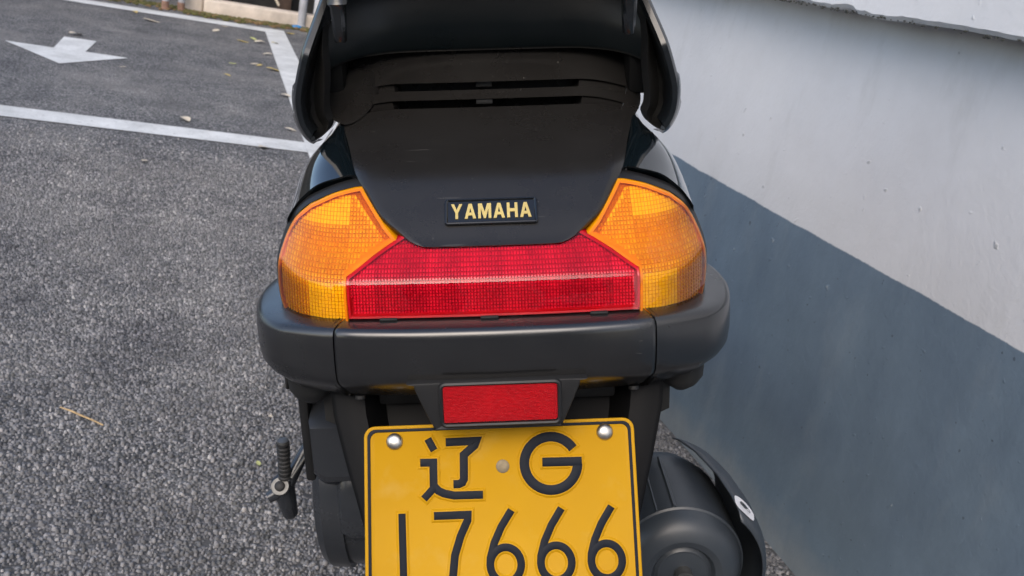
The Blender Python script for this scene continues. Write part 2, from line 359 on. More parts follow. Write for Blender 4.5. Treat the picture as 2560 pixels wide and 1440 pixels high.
marking('parking_line', [(0.4525, 3.2), (0.62, 3.2), (0.62, 8.73), (0.4525, 8.73)], 'white painted line running beside the wall toward the far kerb')
marking('parking_line', [(-9, 8.46), (0.452, 8.46), (0.452, 8.73), (-9, 8.73)], 'far white painted line along the mossy kerb')
marking('direction_arrow', [(-0.724, 5.57), (-0.425, 6.065), (-0.655, 6.08), (-0.645, 6.54), (-0.828, 6.54), (-0.82, 6.065), (-1.07, 6.07)], 'white painted arrow on the asphalt pointing toward the camera')

# ------------------------------------------------------------------ wall on the right
def build_wall():
    w = empty('boundary_wall', loc=(1.09, 2, 0))
    tag(w, 'rendered wall painted white above a slate grey band, beside the scooter', 'wall')
    off = Vector((1.09, 2, 0))
    ys_ = np.arange(-3.0, 14.01, 0.05); zs_ = np.linspace(-0.02, 1.2, 32)
    rows = [[Vector((1.09 + 0.004 * math.sin(y * 1.9 + z * 3) + 0.002 * math.sin(y * 5.3 - z * 8), y, z)) - off for y in ys_] for z in zs_]
    V, Fs = grid(rows); V += [Vector((1.34, -3, -.02)) - off, Vector((1.34, 14, -.02)) - off, Vector((1.34, 14, 1.2)) - off, Vector((1.34, -3, 1.2)) - off]
    k = len(V) - 4; Fs.append((k, k + 1, k + 2, k + 3))
    mesh('lower_wall', V, Fs, M['wall'], w)
    # upper storey stands proud; its bottom arris is ragged
    ysn = np.arange(-3.0, 14.01, 0.012); rr = random.Random(3); j = 0; prof = []
    for i, y in enumerate(ysn):
        j = 0.7 * j + rr.uniform(-.0022, .0022) * (1 if 1.3 < y < 2.0 else .35); step = 0.006 if 1.44 < y < 1.95 else 0.0
        prof.append(j + step + 0.0025 * math.sin(y * 7))
    rows = []
    for dx, dz in ((0.30, 0.006), (0.085, 0.004), (0.006, 0.0), (0.0, 0.006), (0.001, 0.05), (0.0, 0.4), (0.0, 1.2), (0.0, 2.6), (0.3, 2.6)):
        ragged = 1.0 if dz < 0.02 else 0.0
        rows.append([Vector((1.012 + dx + 0.002 * math.sin(y * 4 + dz), y, 0.9775 + dz + prof[i] * ragged)) - off for i, y in enumerate(ysn)])
    V, Fs = grid(rows); mesh('upper_wall', V, Fs, M['wall'], w, True, 45)
    # small dark grains along the arris, denser on the ragged stretch
    bm = bmesh.new(); rr = random.Random(5)
    for _ in range(900):
        y = rr.uniform(0.6, 4.5)
        if rr.random() > (1.0 if 1.3 < y < 1.95 else 0.35): continue
        r = rr.uniform(0.0008, 0.0026); p = Vector((1.013 + rr.uniform(-.001, .003), y, 0.9785 + rr.uniform(-.003, .002))) - off
        bmesh.ops.create_icosphere(bm, subdivisions=1, radius=r, matrix=Matrix.Translation(p) @ Matrix.Diagonal((0.6, 1.8, 0.7, 1)))
    o = from_bm('arris_grains', bm, M['dark_grain'], w); tag(o, kind='stuff')
build_wall()

# ------------------------------------------------------------------ far edge of the lot
def far_edge():
    k = empty('kerb_wall', loc=(-0.19, 9.2, 0)); tag(k, 'cream concrete kerb frame with mossy foot beyond the far white line', 'kerb')
    off = Vector((-0.19, 9.2, 0)); f = lambda x, y, z: Vector((x, y, z)) - off
    rbox('kerb_beam', f(-0.06, 9.22, -0.02), f(2.0, 9.40, 0.125), M['cream'], k, 0.02, 3, Matrix.Rotation(math.radians(6), 3, 'Z'))
    rbox('kerb_pillar', f(-0.205, 9.16, -0.02), f(-0.055, 9.34, 1.6), M['cream'], k, 0.025, 3)
    # sweep where pillar meets beam
    secs = []
    for t in range(7):
        a = math.pi / 2 * t / 6; x = -0.06 + 0.16 * (1 - math.sin(a)); z = 0.10 + 0.16 * (1 - math.cos(a))
        secs.append([f(-0.07, 9.18, z), f(x, 9.18 + 0.012 * (1 - math.sin(a)), z), f(x, 9.33, z), f(-0.07, 9.33, z)])
    loft('kerb_fillet', secs, M['cream'], k)
    b = empty('dark_shed', loc=(0.6, 10.2, 0)); tag(b, 'dark low shed panel with a slanting rod behind the cream kerb', 'shed')
    off2 = Vector((0.6, 10.2, 0)); h = lambda x, y, z: Vector((x, y, z)) - off2
    rbox('wall', h(-4.5, 10.05, -0.02), h(3.2, 10.25, 2.2), M['shed_dark'], b, 0.01)
    tube('slanting_rod', [h(0.36, 9.75, 0.55), h(0.62, 9.72, 0.12)], 0.012, M['leaf_pale'], b, 8)
    rbox('upright', h(0.62, 9.8, -.02), h(0.74, 9.9, 1.8), M['brown'], b, 0.008)
    for x, y, lab in ((-0.36, 8.98, 'grey steel post with rusty foot, further left of the pair'), (-0.235, 9.06, 'grey steel post with rusty foot, nearer the cream pillar')):
        e = empty('steel_post', loc=(x, y, 0)); tag(e, lab, 'post', 'pair of grey posts by the kerb')
        tube('foot', [(0, 0, -0.01), (0, 0, 0.07)], 0.031, M['rust_pole'], e, 14); tube('shaft', [(0, 0, 0.07), (0, 0, 1.4)], 0.029, M['grey_pole'], e, 14); lathe('cap', (0, 0, 1.4), (0, 0, 1), [(0, .032), (.01, .032), (.025, .01)], M['grey_pole'], e, 14, up=Vector((0, 1, 0)))
    e = empty('sign_pole', loc=(0.80, 9.2, 0)); tag(e, 'slim grey pole standing in front of the cream kerb above a blue scrap', 'pole')
    tube('shaft', [(0, 0, -.01), (0, 0, 2.4)], 0.036, M['grey_pole'], e, 16); lathe('base_collar', (0, 0, 0), (0, 0, 1), [(0, .06), (.012, .06), (.016, .04), (.03, .038)], M['grey_pole'], e, 16, up=Vector((0, 1, 0)))
    e = empty('white_pole', loc=(0.98, 9.6, 0)); tag(e, 'white pole seen just left of the black grab rail', 'pole')
    tube('shaft', [(0, 0, -.01), (0, 0, 2.4)], 0.045, M['white_pole'], e, 16); lathe('base_collar', (0, 0, 0), (0, 0, 1), [(0, .07), (.012, .07), (.016, .05)], M['white_pole'], e, 16, up=Vector((0, 1, 0)))
    # moss and litter strip
    rr = random.Random(11)
    for nm, mt, cnt in (('moss', M['moss'], 1500), ('leaf_litter', M['litter'], 420)):
        bm = bmesh.new()
        for _ in range(cnt):
            x = rr.uniform(-2.6, 1.06); yb = 9.13 + 0.105 * (x + 0.19) if x > -0.2 else 9.3
            y = yb - abs(rr.gauss(0, 0.12)); s = rr.uniform(0.008, 0.026)
            if nm == 'leaf_litter': y -= rr.uniform(0, 0.1)
            m4 = Matrix.Translation((x, y, s * 0.3)) @ Matrix.Rotation(rr.uniform(0, 6), 4, 'Z') @ Matrix.Rotation(rr.uniform(-.5, .5), 4, 'X') @ Matrix.Diagonal((1.4, 0.9, 0.55, 1))
            bmesh.ops.create_icosphere(bm, subdivisions=1, radius=s, matrix=m4)
        o = from_bm(nm, bm, mt, None); tag(o, 'strip of ' + ('dull green moss' if nm == 'moss' else 'brown leaf crumbs') + ' along the kerb foot', 'litter', kind='stuff')
    bm = bmesh.new(); bmesh.ops.create_icosphere(bm, subdivisions=2, radius=0.04)
    for v in bm.verts: v.co = Vector((v.co.x * 1.1 + rr.uniform(-.006, .006), v.co.y * .8 + rr.uniform(-.006, .006), max(v.co.z * .55 + .012, 0)))
    o = from_bm('plastic_scrap', bm, M['blue']); o.location = (0.755, 9.10, 0.0); tag(o, 'crumpled blue plastic scrap at the foot of the slim grey pole', 'litter')
far_edge()

def reflection_block():  # unseen block added behind the viewer, reflected in lenses and paint
    b = empty('reflection_block', loc=(-4, -10, 0)); tag(b, 'unseen tan block with dark windows, added for the lenses and paint to reflect', 'reflection_helper')
    m = simple('tan_render', (0.36, 0.32, 0.27), 0.9, var=0.15, var_scale=2); gl = simple('dark_window_glass', (0.02, 0.025, 0.03), 0.1, var=0.1)
    rbox('wall', (-12, -4, -.02), (5.0, 0, 5.4), m, b, 0.02); rbox('parapet', (-12.1, -4.1, 5.4), (5.1, .12, 5.6), m, b, 0.02)
    for k in range(5):
        for z in (0.9, 3.3):
            x = -10.6 + k * 3.2; w = rbox('window', (x, -.05, z), (x + 1.6, .03, z + 1.6), M['white_pole'], b, 0.01); rbox('pane', (x + .08, -.02, z + .08), (x + 1.52, .045, z + 1.52), gl, w, 0.004)
reflection_block()

def leaf_mesh(seed):
    rr = random.Random(seed); L = 1.0; rows = []
    for i in range(7):
        t = i / 6; w = 0.30 * math.sin(math.pi * min(1, t * 0.93 + 0.04)) ** 0.8
        rows.append([Vector((t - .5, s * w, 0.10 * math.sin(t * 3 + seed) + 0.22 * abs(s) * w + 0.05)) for s in (-1, -.5, 0, .5, 1)])
    V, Fs = grid(rows); me = bpy.data.meshes.new('leaf'); me.from_pydata([tuple(v) for v in V], [], Fs); me.update(); me.polygons.foreach_set('use_smooth', [True] * len(me.polygons)); return me
LEAVES = [(-.559, 8.375, .10, 0, 'small yellow leaf touching the far white line, left of the posts'), (-.78, 6.698, .13, 1, 'pale leaf lying at the tail of the white arrow'), (.06, 8.004, .10, 1, 'pale leaf on asphalt short of the far white line'), (.125, 8.38, .08, 1, 'pale leaf at the edge of the far white line'), (.253, 7.601, .12, 0, 'broad yellow leaf, leftmost of three in a row near the corner of the lines'), (.333, 7.835, .09, 2, 'round greenish leaf, middle of three in a row near the line corner'), (.381, 7.684, .12, 1, 'tan leaf, rightmost of three in a row near the line corner'), (.411, 7.089, .09, 1, 'pale leaf against the left edge of the line beside the wall'), (.42, 6.411, .13, 0, 'large yellow leaf beside the line that runs along the wall'), (.164, 6.443, .07, 2, 'small greenish leaf alone on the asphalt right of the arrow'), (.301, 6.561, .07, 1, 'pale leaf, left one of two lying close together'), (.335, 6.526, .06, 0, 'small yellow leaf, right one of two lying close together'), (.126, 5.946, .06, 0, 'yellow speck of leaf nearest below the pair of pale leaves'), (-.066, 4.554, .09, 1, 'pale leaf just beyond the nearest white line'), (.264, 4.181, .07, 1, 'pale leaf on the near edge of the nearest white line'), (-.187, 3.731, .05, 1, 'tiny pale leaf on the near side of the nearest white line'), (.668, 8.606, .12, 0, 'yellow leaf right of the line corner, under the slim pole'), (-.429, 5.734, .05, 1, 'tiny tan leaf below the right barb of the arrow'), (.498, 7.776, .08, 0, 'yellow leaf lying on the white line beside the wall'), (.434, 5.514, .09, 1, 'brownish leaf beside the left flank of the grab rail'), (.406, 4.616, .07, 1, 'tan leaf just above the nearest white line by the grab rail tip'), (-.406, 7.986, .16, 1, 'pale scuffed leaf patch between arrow and far line'), (.18, 1.776, .016, 1, 'tiny orange leaf scrap on asphalt left of the bumper'), (.149, 1.593, .018, 2, 'tiny green leaf scrap on asphalt left of the kick lever')]
for i, (x, y, s, c, lab) in enumerate(LEAVES):
    me = leaf_mesh(i); me.materials.append((M['leaf'], M['leaf_pale'], M['leaf_green'])[c])
    o = bpy.data.objects.new('fallen_leaf', me); COL.objects.link(o); o.location = (x, y, 0.004); o.rotation_euler = (0, 0, random.uniform(0, 6.28)); o.scale = (s * .8, s * .8, s * 0.6)
    tag(o, lab, 'leaf', 'leaves fallen on the asphalt')
o = tube('straw_stalk', [(-.211, 1.781, .006), (-.19, 1.766, .007), (-.173, 1.752, .0065), (-.15, 1.735, .006), (-.129, 1.718, .005)], [.0012, .0017, .0019, .0017, .0014], M['straw'], None, 7)
tag(o, 'thin tan straw stalk lying on the dark asphalt', 'stalk')

# ------------------------------------------------------------------ the scooter, leaning on its side stand
NX = Vector((0.94730, -0.24327, 0.20844)); FY = Vector((0.24873, 0.96857, 0.0)); UZ = Vector((-0.20189, 0.05185, 0.97803))
SM = Matrix(((NX.x, FY.x, UZ.x, 0.37328), (NX.y, FY.y, UZ.y, 0.63100), (NX.z, FY.z, UZ.z, 0.0), (0, 0, 0, 1)))
sc = empty('scooter', SM)
tag(sc, 'black motor scooter with amber and red tail lights and yellow plate, parked by the wall', 'scooter')
PZ = np.array([(.60, -.012), (.70, -.002), (.714, 0), (.730, .004), (.7425, .0065), (.747, .0155), (.757, .040), (.775, .061), (.800, .093), (.806, .104), (.815, .135), (.828, .180), (.837, .214), (.846, .238), (.856, .252), (.87, .267), (.90, .295), (1.0, .34)])
def psm(z):   # tail profile, lightly smoothed
    return sum(np.interp(z + d, PZ[:, 0], PZ[:, 1]) * w for d, w in ((-.0044, .2), (-.0022, .2), (0, .2), (.0022, .2), (.0044, .2)))
def S(x, z): return psm(z) + .3 * x * x + 100 * max(0, abs(x) - .1) ** 3
def surf(x, z, off=0.0): return Vector((x, S(x, z) + off, z))

# tail cover with two real vent slots
EDGE = np.array([(.7575, .052), (.7583, .060), (.7597, .066), (.762, .072), (.765, .0765), (.770, .0845), (.775, .0925), (.785, .101), (.795, .108), (.810, .1193), (.832, .134), (.852, .150), (.90, .165)])
def droop(x, z): return (-.009 * (max(0, abs(x) - .085) / .053) ** 2) * min(1, max(0, (z - .815) / .03))
ZR = sorted(set([.7575, .7583, .7597, .762, .765, .769, .773, .778, .783, .788, .793, .798, .803, .808, .813, .818, .823, .828, .832, .836, .8408, .8466, .8503, .8540, .8605, .866, .872, .878, .885, .893, .90]))
US = [-1, -.985, -.96, -.93] + [i / 20 * .9 for i in range(-20, 21)] + [.93, .96, .985, 1]
rows = []
for z in ZR:
    w = np.interp(z, EDGE[:, 0], EDGE[:, 1]); r = []
    for u in US:
        x = u * w; zz = z + droop(x, z); e = max(0, (abs(u) - .9) / .1); r.append(surf(x, zz, -.005 + .007 * e * e + (.002 if z < .7580 else 0)))
    rows.append(r)
zi = {z: i for i, z in enumerate(ZR)}
def slotskip(i, j):
    inu = abs(US[j]) <= .9001 and abs(US[j + 1]) <= .9001
    return inu and (zi[.8408] <= i < zi[.8466] or zi[.8540] <= i < zi[.8605])
lipb = [p + Vector((0, .009, -.0008)) for p in rows[0]]
rows = [[lipb[0] + Vector((0, .004, 0))] + lipb + [lipb[-1] + Vector((0, .004, 0))]] + [[r[0] + Vector((.004, .012, -.004))] + r + [r[-1] + Vector((-.004, .012, -.004))] for r in rows]
def slot2(i, j): return i >= 1 and 1 <= j <= len(US) - 1 and slotskip(i - 1, j - 1)
cover = sheet('tail_cover', rows, M['cover'], sc, 0, 34, slot2)
for za, zb in ((.8408, .8466), (.8540, .8605)):
    R2 = [[], [], [], [], []]
    for u in [k / 24 * .9 for k in range(-24, 25)]:
        wa, wb = np.interp(za, EDGE[:, 0], EDGE[:, 1]), np.interp(zb, EDGE[:, 0], EDGE[:, 1])
        pa = surf(u * wa, za + droop(u * wa, za), -.0047); pb = surf(u * wb, zb + droop(u * wb, zb), -.0047)
        deep = abs(u * wa) < .085
        R2[0].append(pa); R2[1].append(pa + Vector((0, .0012, -.0004)))
        R2[2].append(pa + (Vector((0, .028, -.020)) if deep else Vector((0, .0050, -.0005))))
        R2[3].append(pb + (Vector((0, .028, -.004)) if deep else Vector((0, .0050, -.0005)))); R2[4].append(pb)
    v = sheet('vent_slot', R2, M['cover'], cover, 0, 30)
    for e in (0, -1): mesh('vent_end', [R2[k][e] for k in range(5)], [(0, 1, 2, 3, 4)], M['cover'], v, False)
    rbox('vent_rib', surf(-.011, za + .0006, .009), surf(.005, za + .0006, .009) + Vector((0, .006, zb - za - .001)), M['dark'], v, .0006)

# lock cover flap on the left shoulder
BOSS = [(-.187, .848), (-.176, .858), (-.139, .868), (-.136, .874), (-.118, .874), (-.106, .868), (-.105, .855), (-.109, .845), (-.119, .836), (-.133, .832), (-.152, .837)]
ringxz = [tuple(p) for p in cr(BOSS + [BOSS[0]], 3)[:-1]]
bcx, bcz = sum(p[0] for p in ringxz) / len(ringxz), sum(p[1] for p in ringxz) / len(ringxz)
def boss_pt(x, z, dy): return Vector((x, psm(z) - .007 + .10 * (abs(x) - .105) + dy + .012 * max(0, (.122 - abs(x)) / .017) ** 2, z))
secs = [[boss_pt(bcx + (x - bcx) * f, bcz + (z - bcz) * f, dy) for x, z in ringxz] for f, dy in ((.97, .05), (1.0, .004), (.99, .0012), (.965, 0), (.85, -.0008), (.6, -.002), (.3, -.003), (.05, -.0032))]
loft('shoulder_flap', secs, M['cover'], sc, True, 50)

# badge
def frame(x, z, off):
    o = surf(x, z, off); t = (surf(x, z + .004) - surf(x, z - .004)).normalized(); n = Vector((1, 0, 0)).cross(t); return o, t, n   # n points back and up
bo, bt, bn = frame(0, .7790, -.005)
if bn.y > 0: bn = -bn
def bp(x, y, h): return bo + Vector((x, 0, 0)) + bt * y + bn * h
def rrect(w, h, r, n=5):
    P = []
    for cx, cy, a0 in ((w / 2 - r, h / 2 - r, 0), (-w / 2 + r, h / 2 - r, 90), (-w / 2 + r, -h / 2 + r, 180), (w / 2 - r, -h / 2 + r, 270)):
        for k in range(n): a = math.radians(a0 + 90 * k / (n - 1)); P.append((cx + r * math.cos(a), cy + r * math.sin(a)))
    return P
BW, BH = .0765, .0262
secs = [[bp(x, y, hh) for x, y in rrect(BW - 2 * d, BH - 2 * d, max(.0006, .003 - d))] for d, hh in ((0, -.006), (0, .0016), (.0006, .0024), (.0016, .0026), (.0022, .0022), (.0028, .0014))]
badge = loft('name_badge', secs, M['badge'], sc, True, 30)
GL = {'Y': ([[(0, 1), (.27, 1), (.5, .60), (.73, 1), (1, 1), (.62, .40), (.62, 0), (.38, 0), (.38, .40)]], 1.0),
      'A': ([[(0, 0), (.36, 1), (.64, 1), (1, 0), (.74, 0), (.67, .22), (.33, .22), (.26, 0)], ], 1.0), 'M': ([[(0, 0), (0, 1), (.30, 1), (.5, .42), (.70, 1), (1, 1), (1, 0), (.79, 0), (.79, .66), (.58, 0), (.42, 0), (.21, .66), (.21, 0)]], 1.15),
      'H': ([[(0, 0), (0, 1), (.27, 1), (.27, .61), (.73, .61), (.73, 1), (1, 1), (1, 0), (.73, 0), (.73, .40), (.27, .40), (.27, 0)]], .95)}
AHOLE = [(.40, .40), (.60, .40), (.5, .74)]
word = 'YAMAHA'; lw = .0093; gap = .0018; LH = .0150; tot = sum(GL[c][1] * lw for c in word) + gap * (len(word) - 1); x0 = -tot / 2
for ch in word:
    w = GL[ch][1] * lw; out = GL[ch][0][0]; bm = bmesh.new()
    if ch == 'A':
        polys = [[(0, 0), (.36, 1), (.5, 1), (.5, .74), (.40, .40), (.335, .22), (.26, 0)], [(1, 0), (.74, 0), (.665, .22), (.60, .40), (.5, .74), (.5, 1), (.64, 1)], [(.335, .22), (.40, .40), (.60, .40), (.665, .22)]]
    else: polys = [out]
    for P in polys:
        f = bm.faces.new([bm.verts.new(bp(x0 + px * w, (py - .5) * LH, .0015)) for px, py in P])
        e = bmesh.ops.extrude_face_region(bm, geom=[f]); bmesh.ops.translate(bm, vec=bn * .0007, verts=[v for v in e['geom'] if isinstance(v, bmesh.types.BMVert)])
    from_bm('letter', bm, M['gold'], badge, False); x0 += w + gap

# ---- lamps
def cells(name, poly, step, off, mat, parent, mirror=1, tone=None, depth=.0016, z_lo=None):
    """moulded prism optics: a pillow for every cell that lies inside the outline"""
    V, Fs, T = [], [], []; xs0 = [p[0] for p in poly]; zs0 = [p[1] for p in poly]; rr = random.Random(4)
    x = min(xs0)
    while x < max(xs0):
        z = min(zs0)
        while z < max(zs0):
            cx, cz = x + step / 2, z + step / 2
            if inside(cx, cz, poly):
                t, dp, flat = tone(cx, cz, rr); hs = step / 2 * .96; b = len(V); q = [(-1, -1), (1, -1), (1, 1), (-1, 1)]
                for a, c in q: V.append(surf(mirror * (cx + a * hs), cz + c * hs, off))
                for a, c in q: V.append(surf(mirror * (cx + a * hs * flat), cz + c * hs * flat, off - depth * dp))
                T += [t * .35] * 4 + [t] * 4  # cell feet get a darker colour: groove shade put into the tone
                for k in range(4): Fs.append((b + k, b + (k + 1) % 4, b + 4 + (k + 1) % 4, b + 4 + k))
                Fs.append((b + 4, b + 5, b + 6, b + 7))
            z += step
        x += step
    # floor behind the cells
    o = mesh(name, V, Fs, mat, parent, False); a = o.data.attributes.new('tone', 'FLOAT', 'POINT'); a.data.foreach_set('value', T); tag(o, kind='stuff'); return o
AI = [(108.3, 796.3), (97.6, 783.2), (87.4, 771.1), (77.8, 762.3), (96.7, 753.2), (115.1, 743.3), (115.2, 728.8), (114.6, 707.5)]
AO = [(153.1, 782.7), (165.2, 773.2), (171.7, 764.9), (176.3, 755.4), (178.5, 745.0), (180.0, 728.0), (177.0, 712.0), (169.5, 700.5)]
ATOP = [(108.3, 796.3), (116.5, 795.4), (133.1, 791.3), (153.1, 782.7)]
def lens_rows(ins, outs, top=None, ncol=14, nsub=4, grow=0.0):
    I = cr([np.array(p) for p in ins], nsub) if True else ins; O2 = cr([np.array(p) for p in outs], nsub); rows = []
    # keep the inner corner crisp: linear along inner edge
    I = []
    for a, b in zip(ins[:-1], ins[1:]):
        for k in range(nsub): I.append(np.array(a) + (np.array(b) - np.array(a)) * k / nsub)
    I.append(np.array(ins[-1])); n = len(I)
    tp = cr([np.array(p) for p in top], 8) if top else None
    for i in range(n):
        r = []
        for j in range(ncol + 1):
            t = j / ncol; p = I[i] + (O2[i] - I[i]) * t
            if tp is not None:
                k = t * (len(tp) - 1); k0 = min(int(k), len(tp) - 2); q = tp[k0] + (tp[k0 + 1] - tp[k0]) * (k - k0)
                lin = I[0] + (O2[0] - I[0]) * t; p = p + (q - lin) * max(0, 1 - i / (n - 1) * 2.2)
            r.append(p / 1000)
        rows.append(r)
    return rows
def boundary(rows):
    return rows[0] + [r[-1] for r in rows[1:]] + rows[-1][::-1][1:] + [r[0] for r in rows[::-1][1:-1]]
def inset_poly(P, d):
    n = len(P); out = []; A = sum(P[i][0] * P[(i + 1) % n][1] - P[(i + 1) % n][0] * P[i][1] for i in range(n)); sg = 1 if A > 0 else -1
    for i in range(n):
        a, b, c = (np.array(P[k % n]) for k in (i - 1, i, i + 1)); t = (c - a); L = np.linalg.norm(t) or 1; nn = np.array((-t[1], t[0])) / L * sg; out.append(b + nn * d)
    return out
def amber_tone(x, z, rr):
    zone = 0.55
    if z > .772 and x > .118: zone = .95
    if z < .736 and x < .148: zone = .95
    near = abs((z - .762) - (x - .078) * 1.15)
    if x < .135 and z > .768 and near < .016: zone = .9
    if .118 < x < .16 and .742 < z < .768: zone = .30
    flat = .85 if zone > .85 else .45
    return max(0, min(1, zone + rr.uniform(-.16, .16))), (.6 if zone > .85 else 1.2), flat
def red_tone(x, z, rr):
    c = abs(x); zone = .45 + .25 * math.sin(c * 95) ** 2
    if c > .093 and z < .748: zone = .95
    if c < .05: zone += .15
    return max(0, min(1, zone + rr.uniform(-.14, .14))), 1.0, .5
for s in (1, -1):
    ts = empty('turn_signal'); ts.parent = sc
    ts['label'] = 'amber rear turn signal on the ' + ('wall' if s > 0 else 'open asphalt') + ' side'
    rows = lens_rows(AI, AO, ATOP)
    shell = mesh('lens_shell', *orient(*grid([[surf(s * p[0], p[1], -.0035) for p in r] for r in rows])), M['amber_shell'], ts)
    bd = boundary(rows)
    rim = [[surf(s * p[0], p[1], -.0035) for p in bd], [surf(s * p[0], p[1], .012) for p in bd]]
    inn = inset_poly(bd, .0035)
    rim = [[surf(s * p[0], p[1], .004) for p in inn], [surf(s * p[0], p[1], -.0028) for p in inset_poly(bd, .0022)], [surf(s * p[0], p[1], -.0031) for p in inset_poly(bd, .0006)], [surf(s * p[0], p[1], -.0020) for p in bd], [surf(s * p[0], p[1], .016) for p in bd]]
    V, Fs = grid(rim, close_u=True); mesh('lens_rim', V, Fs, M['amber_rim'], ts, True, 50)
    bk = mesh('lens_back', *grid([[surf(s * p[0], p[1], .0042) for p in r] for r in rows]), M['amber_rim'], ts)
    cells('prism_optics', inn, .0028, .0040, M['amber_prism'], ts, s, amber_tone)
    # fine ribs along the inner edge
    bm = bmesh.new()
    for k in range(44):
        t = (k + .5) / 44; a = np.array(AI[0]) / 1000; b = np.array(AI[3]) / 1000; p = a + (b - a) * t + np.array((.0042, -.0005)); q = p + np.array((.0040, -.0022))
        d = np.array((q[1] - p[1], -(q[0] - p[0]))); d = d / np.linalg.norm(d) * .00042
        vs4 = [bm.verts.new(surf(s * w[0], w[1], oo)) for w, oo in ((p + d, .0035), (p, .0008), (p - d, .0035), (q + d, .0035), (q, .0008), (q - d, .0035))]
        for f in ((0, 1, 4, 3), (1, 2, 5, 4), (0, 2, 1), (3, 4, 5)): bm.faces.new([vs4[i] for i in f])
    o = from_bm('edge_ribs', bm, M['amber_rim'], ts, False); tag(o, kind='stuff')
    # black housing seen as a band above and outside the lens
    hin = [(x - (3 if i < 3 else 0), z + (2 if i < 2 else 0)) for i, (x, z) in enumerate(AI)]
    OB = [(x, z) for x, z in ATOP[:-1]] + AO
    band = cr([np.array(p) for p in OB], 4); NB = len(band); R4 = [[], [], [], []]
    for i in range(NB):
        a, b = band[max(0, i - 1)], band[min(NB - 1, i + 1)]; tt = (b - a) / np.linalg.norm(b - a); nn = np.array((-tt[1], tt[0]))
        if nn[1] < 0 and i < NB * .6 or (i >= NB * .6 and nn[0] < 0): nn = -nn
        for k, (dd, oo) in enumerate(((-1.0, .012), (.5, .001), (2.6, .0015), (4.6, .010))):
            p = (band[i] + nn * dd) / 1000; R4[k].append(surf(s * p[0], p[1], oo))
    sheet('lamp_housing', R4, M['dull'], ts, 0, 50)
# red tail lamp
tl = empty('tail_lamp'); tl.parent = sc
RP = [(.7118, .1143), (.718, .1148), (.7288, .1152), (.738, .1152), (.7433, .1148), (.7485, .1055), (.7532, .0963), (.758, .0865), (.7623, .0775), (.766, .070)]
rows = [[surf(u / 20 * w, z, -.0030) for u in range(-20, 21)] for z, w in RP]
def resamp(R, n):
    return [cr([tuple(p) for p in r], 1) for r in R]
zz = [r[0] for r in RP]; ww = [r[1] for r in RP]; zf = sorted(set(list(np.linspace(zz[0], zz[-1], 34)) + zz)); shape = [[(u / 24 * np.interp(z, zz, ww), z) for u in range(-24, 25)] for z in zf]
mesh('lens_shell', *orient(*grid([[surf(x, z, -.0030) for x, z in r] for r in shape])), M['red_shell'], tl)
bd = boundary([[np.array(p) for p in r] for r in shape]); inn = inset_poly(bd, .0030)
rim = [[surf(p[0], p[1], .004) for p in inn], [surf(p[0], p[1], -.0024) for p in inset_poly(bd, .0020)], [surf(p[0], p[1], -.0027) for p in inset_poly(bd, .0005)], [surf(p[0], p[1], -.0018) for p in bd], [surf(p[0], p[1], .016) for p in bd]]
V, Fs = grid(rim, close_u=True); mesh('lens_rim', V, Fs, M['red_rim'], tl, True, 50)
mesh('lens_back', *grid([[surf(x, z, .0043) for x, z in r] for r in shape]), M['red_rim'], tl)
cells('prism_optics', inn, .0025, .0040, M['red_prism'], tl, 1, red_tone)
for x in (-.083, -.004, .082): rbox('drain_tab', surf(x - .007, .7105, -.005), surf(x + .007, .7105, -.005) + Vector((0, .012, .0022)), M['dull'], tl, .0008)

# bumper
PLAN = [(.0, -.025), (.06, -.0235), (.105, -.019), (.1245, -.0145), (.14, -.0095), (.160, -.001), (.175, .008), (.188, .025), (.198, .05), (.2035, .08), (.2035, .108), (.199, .132), (.187, .15)]
PL = cr(PLAN, 6)
SECT = [(.055, .7112), (.030, .7110), (.012, .7102), (.0055, .7094), (.0026, .7082), (.0008, .7060), (.0, .7020), (-.0010, .690), (-.0012, .676), (-.0004, .6675), (.0022, .6625), (.0068, .6578), (.0165, .6485), (.0215, .6455), (.034, .6440)]
def bump_rows(i0, i1, sgn):
    cols = []
    for i in range(i0, i1 + 1):
        p = PL[i]; a, b = PL[max(0, i - 1)], PL[min(len(PL) - 1, i + 1)]; t = (b - a) / np.linalg.norm(b - a); nn = np.array((-t[1], t[0]))   # inward
        if i == 0: nn = np.array((0., 1.))
        wr = min(1, max(0, (p[0] - .12) / .07)); col = []
        for d, z in SECT:
            low = max(0, (.668 - z) / .024); dd = d + wr * (.006 * low ** 1.3); z2 = z - wr * .004 * low - (.003 * wr if z > .703 else 0)
            q = p + nn * dd; col.append(Vector((sgn * max(q[0], 0), q[1], z2)))
        cols.append(col)
    return cols
seam = next(i for i, p in enumerate(PL) if p[0] >= .1245)
full = [[Vector((-v.x, v.y, v.z)) for v in c] for c in bump_rows(0, seam, 1)[::-1]][:-1] + bump_rows(0, seam, 1)
sheet('bumper_centre', full, M['bumper'], sc, .003, 60, offset=-1)
for s in (1, -1):
    cols = bump_rows(seam, len(PL) - 1, s); e = Vector((s * .0011, .0003, 0)); cols[0] = [v + e for v in cols[0]]
    cap0 = [v + Vector((s * .0002, .003, -.0012)) for v in cols[0]]
    o = sheet('bumper_end', [cap0] + cols, M['bumper'], sc, .003, 60, offset=-1); 
    lathe('bumper_clip', (s * .158, .045, .640), (0, 0, -1), [(-.01, .020), (.004, .019), (.012, .014), (.018, .006)], M['dark'], o, 14, up=Vector((0, 1, 0)))
# inner bulkhead closing the tail under the lamps
secs = [[Vector((x, y + .02, z)) for x, z in ((-.15, .70), (.15, .70), (.15, .60), (.10, .575), (-.10, .575), (-.15, .60))] for y in (.03, .30)]
loft('under_tail', secs, M['dark'], sc)

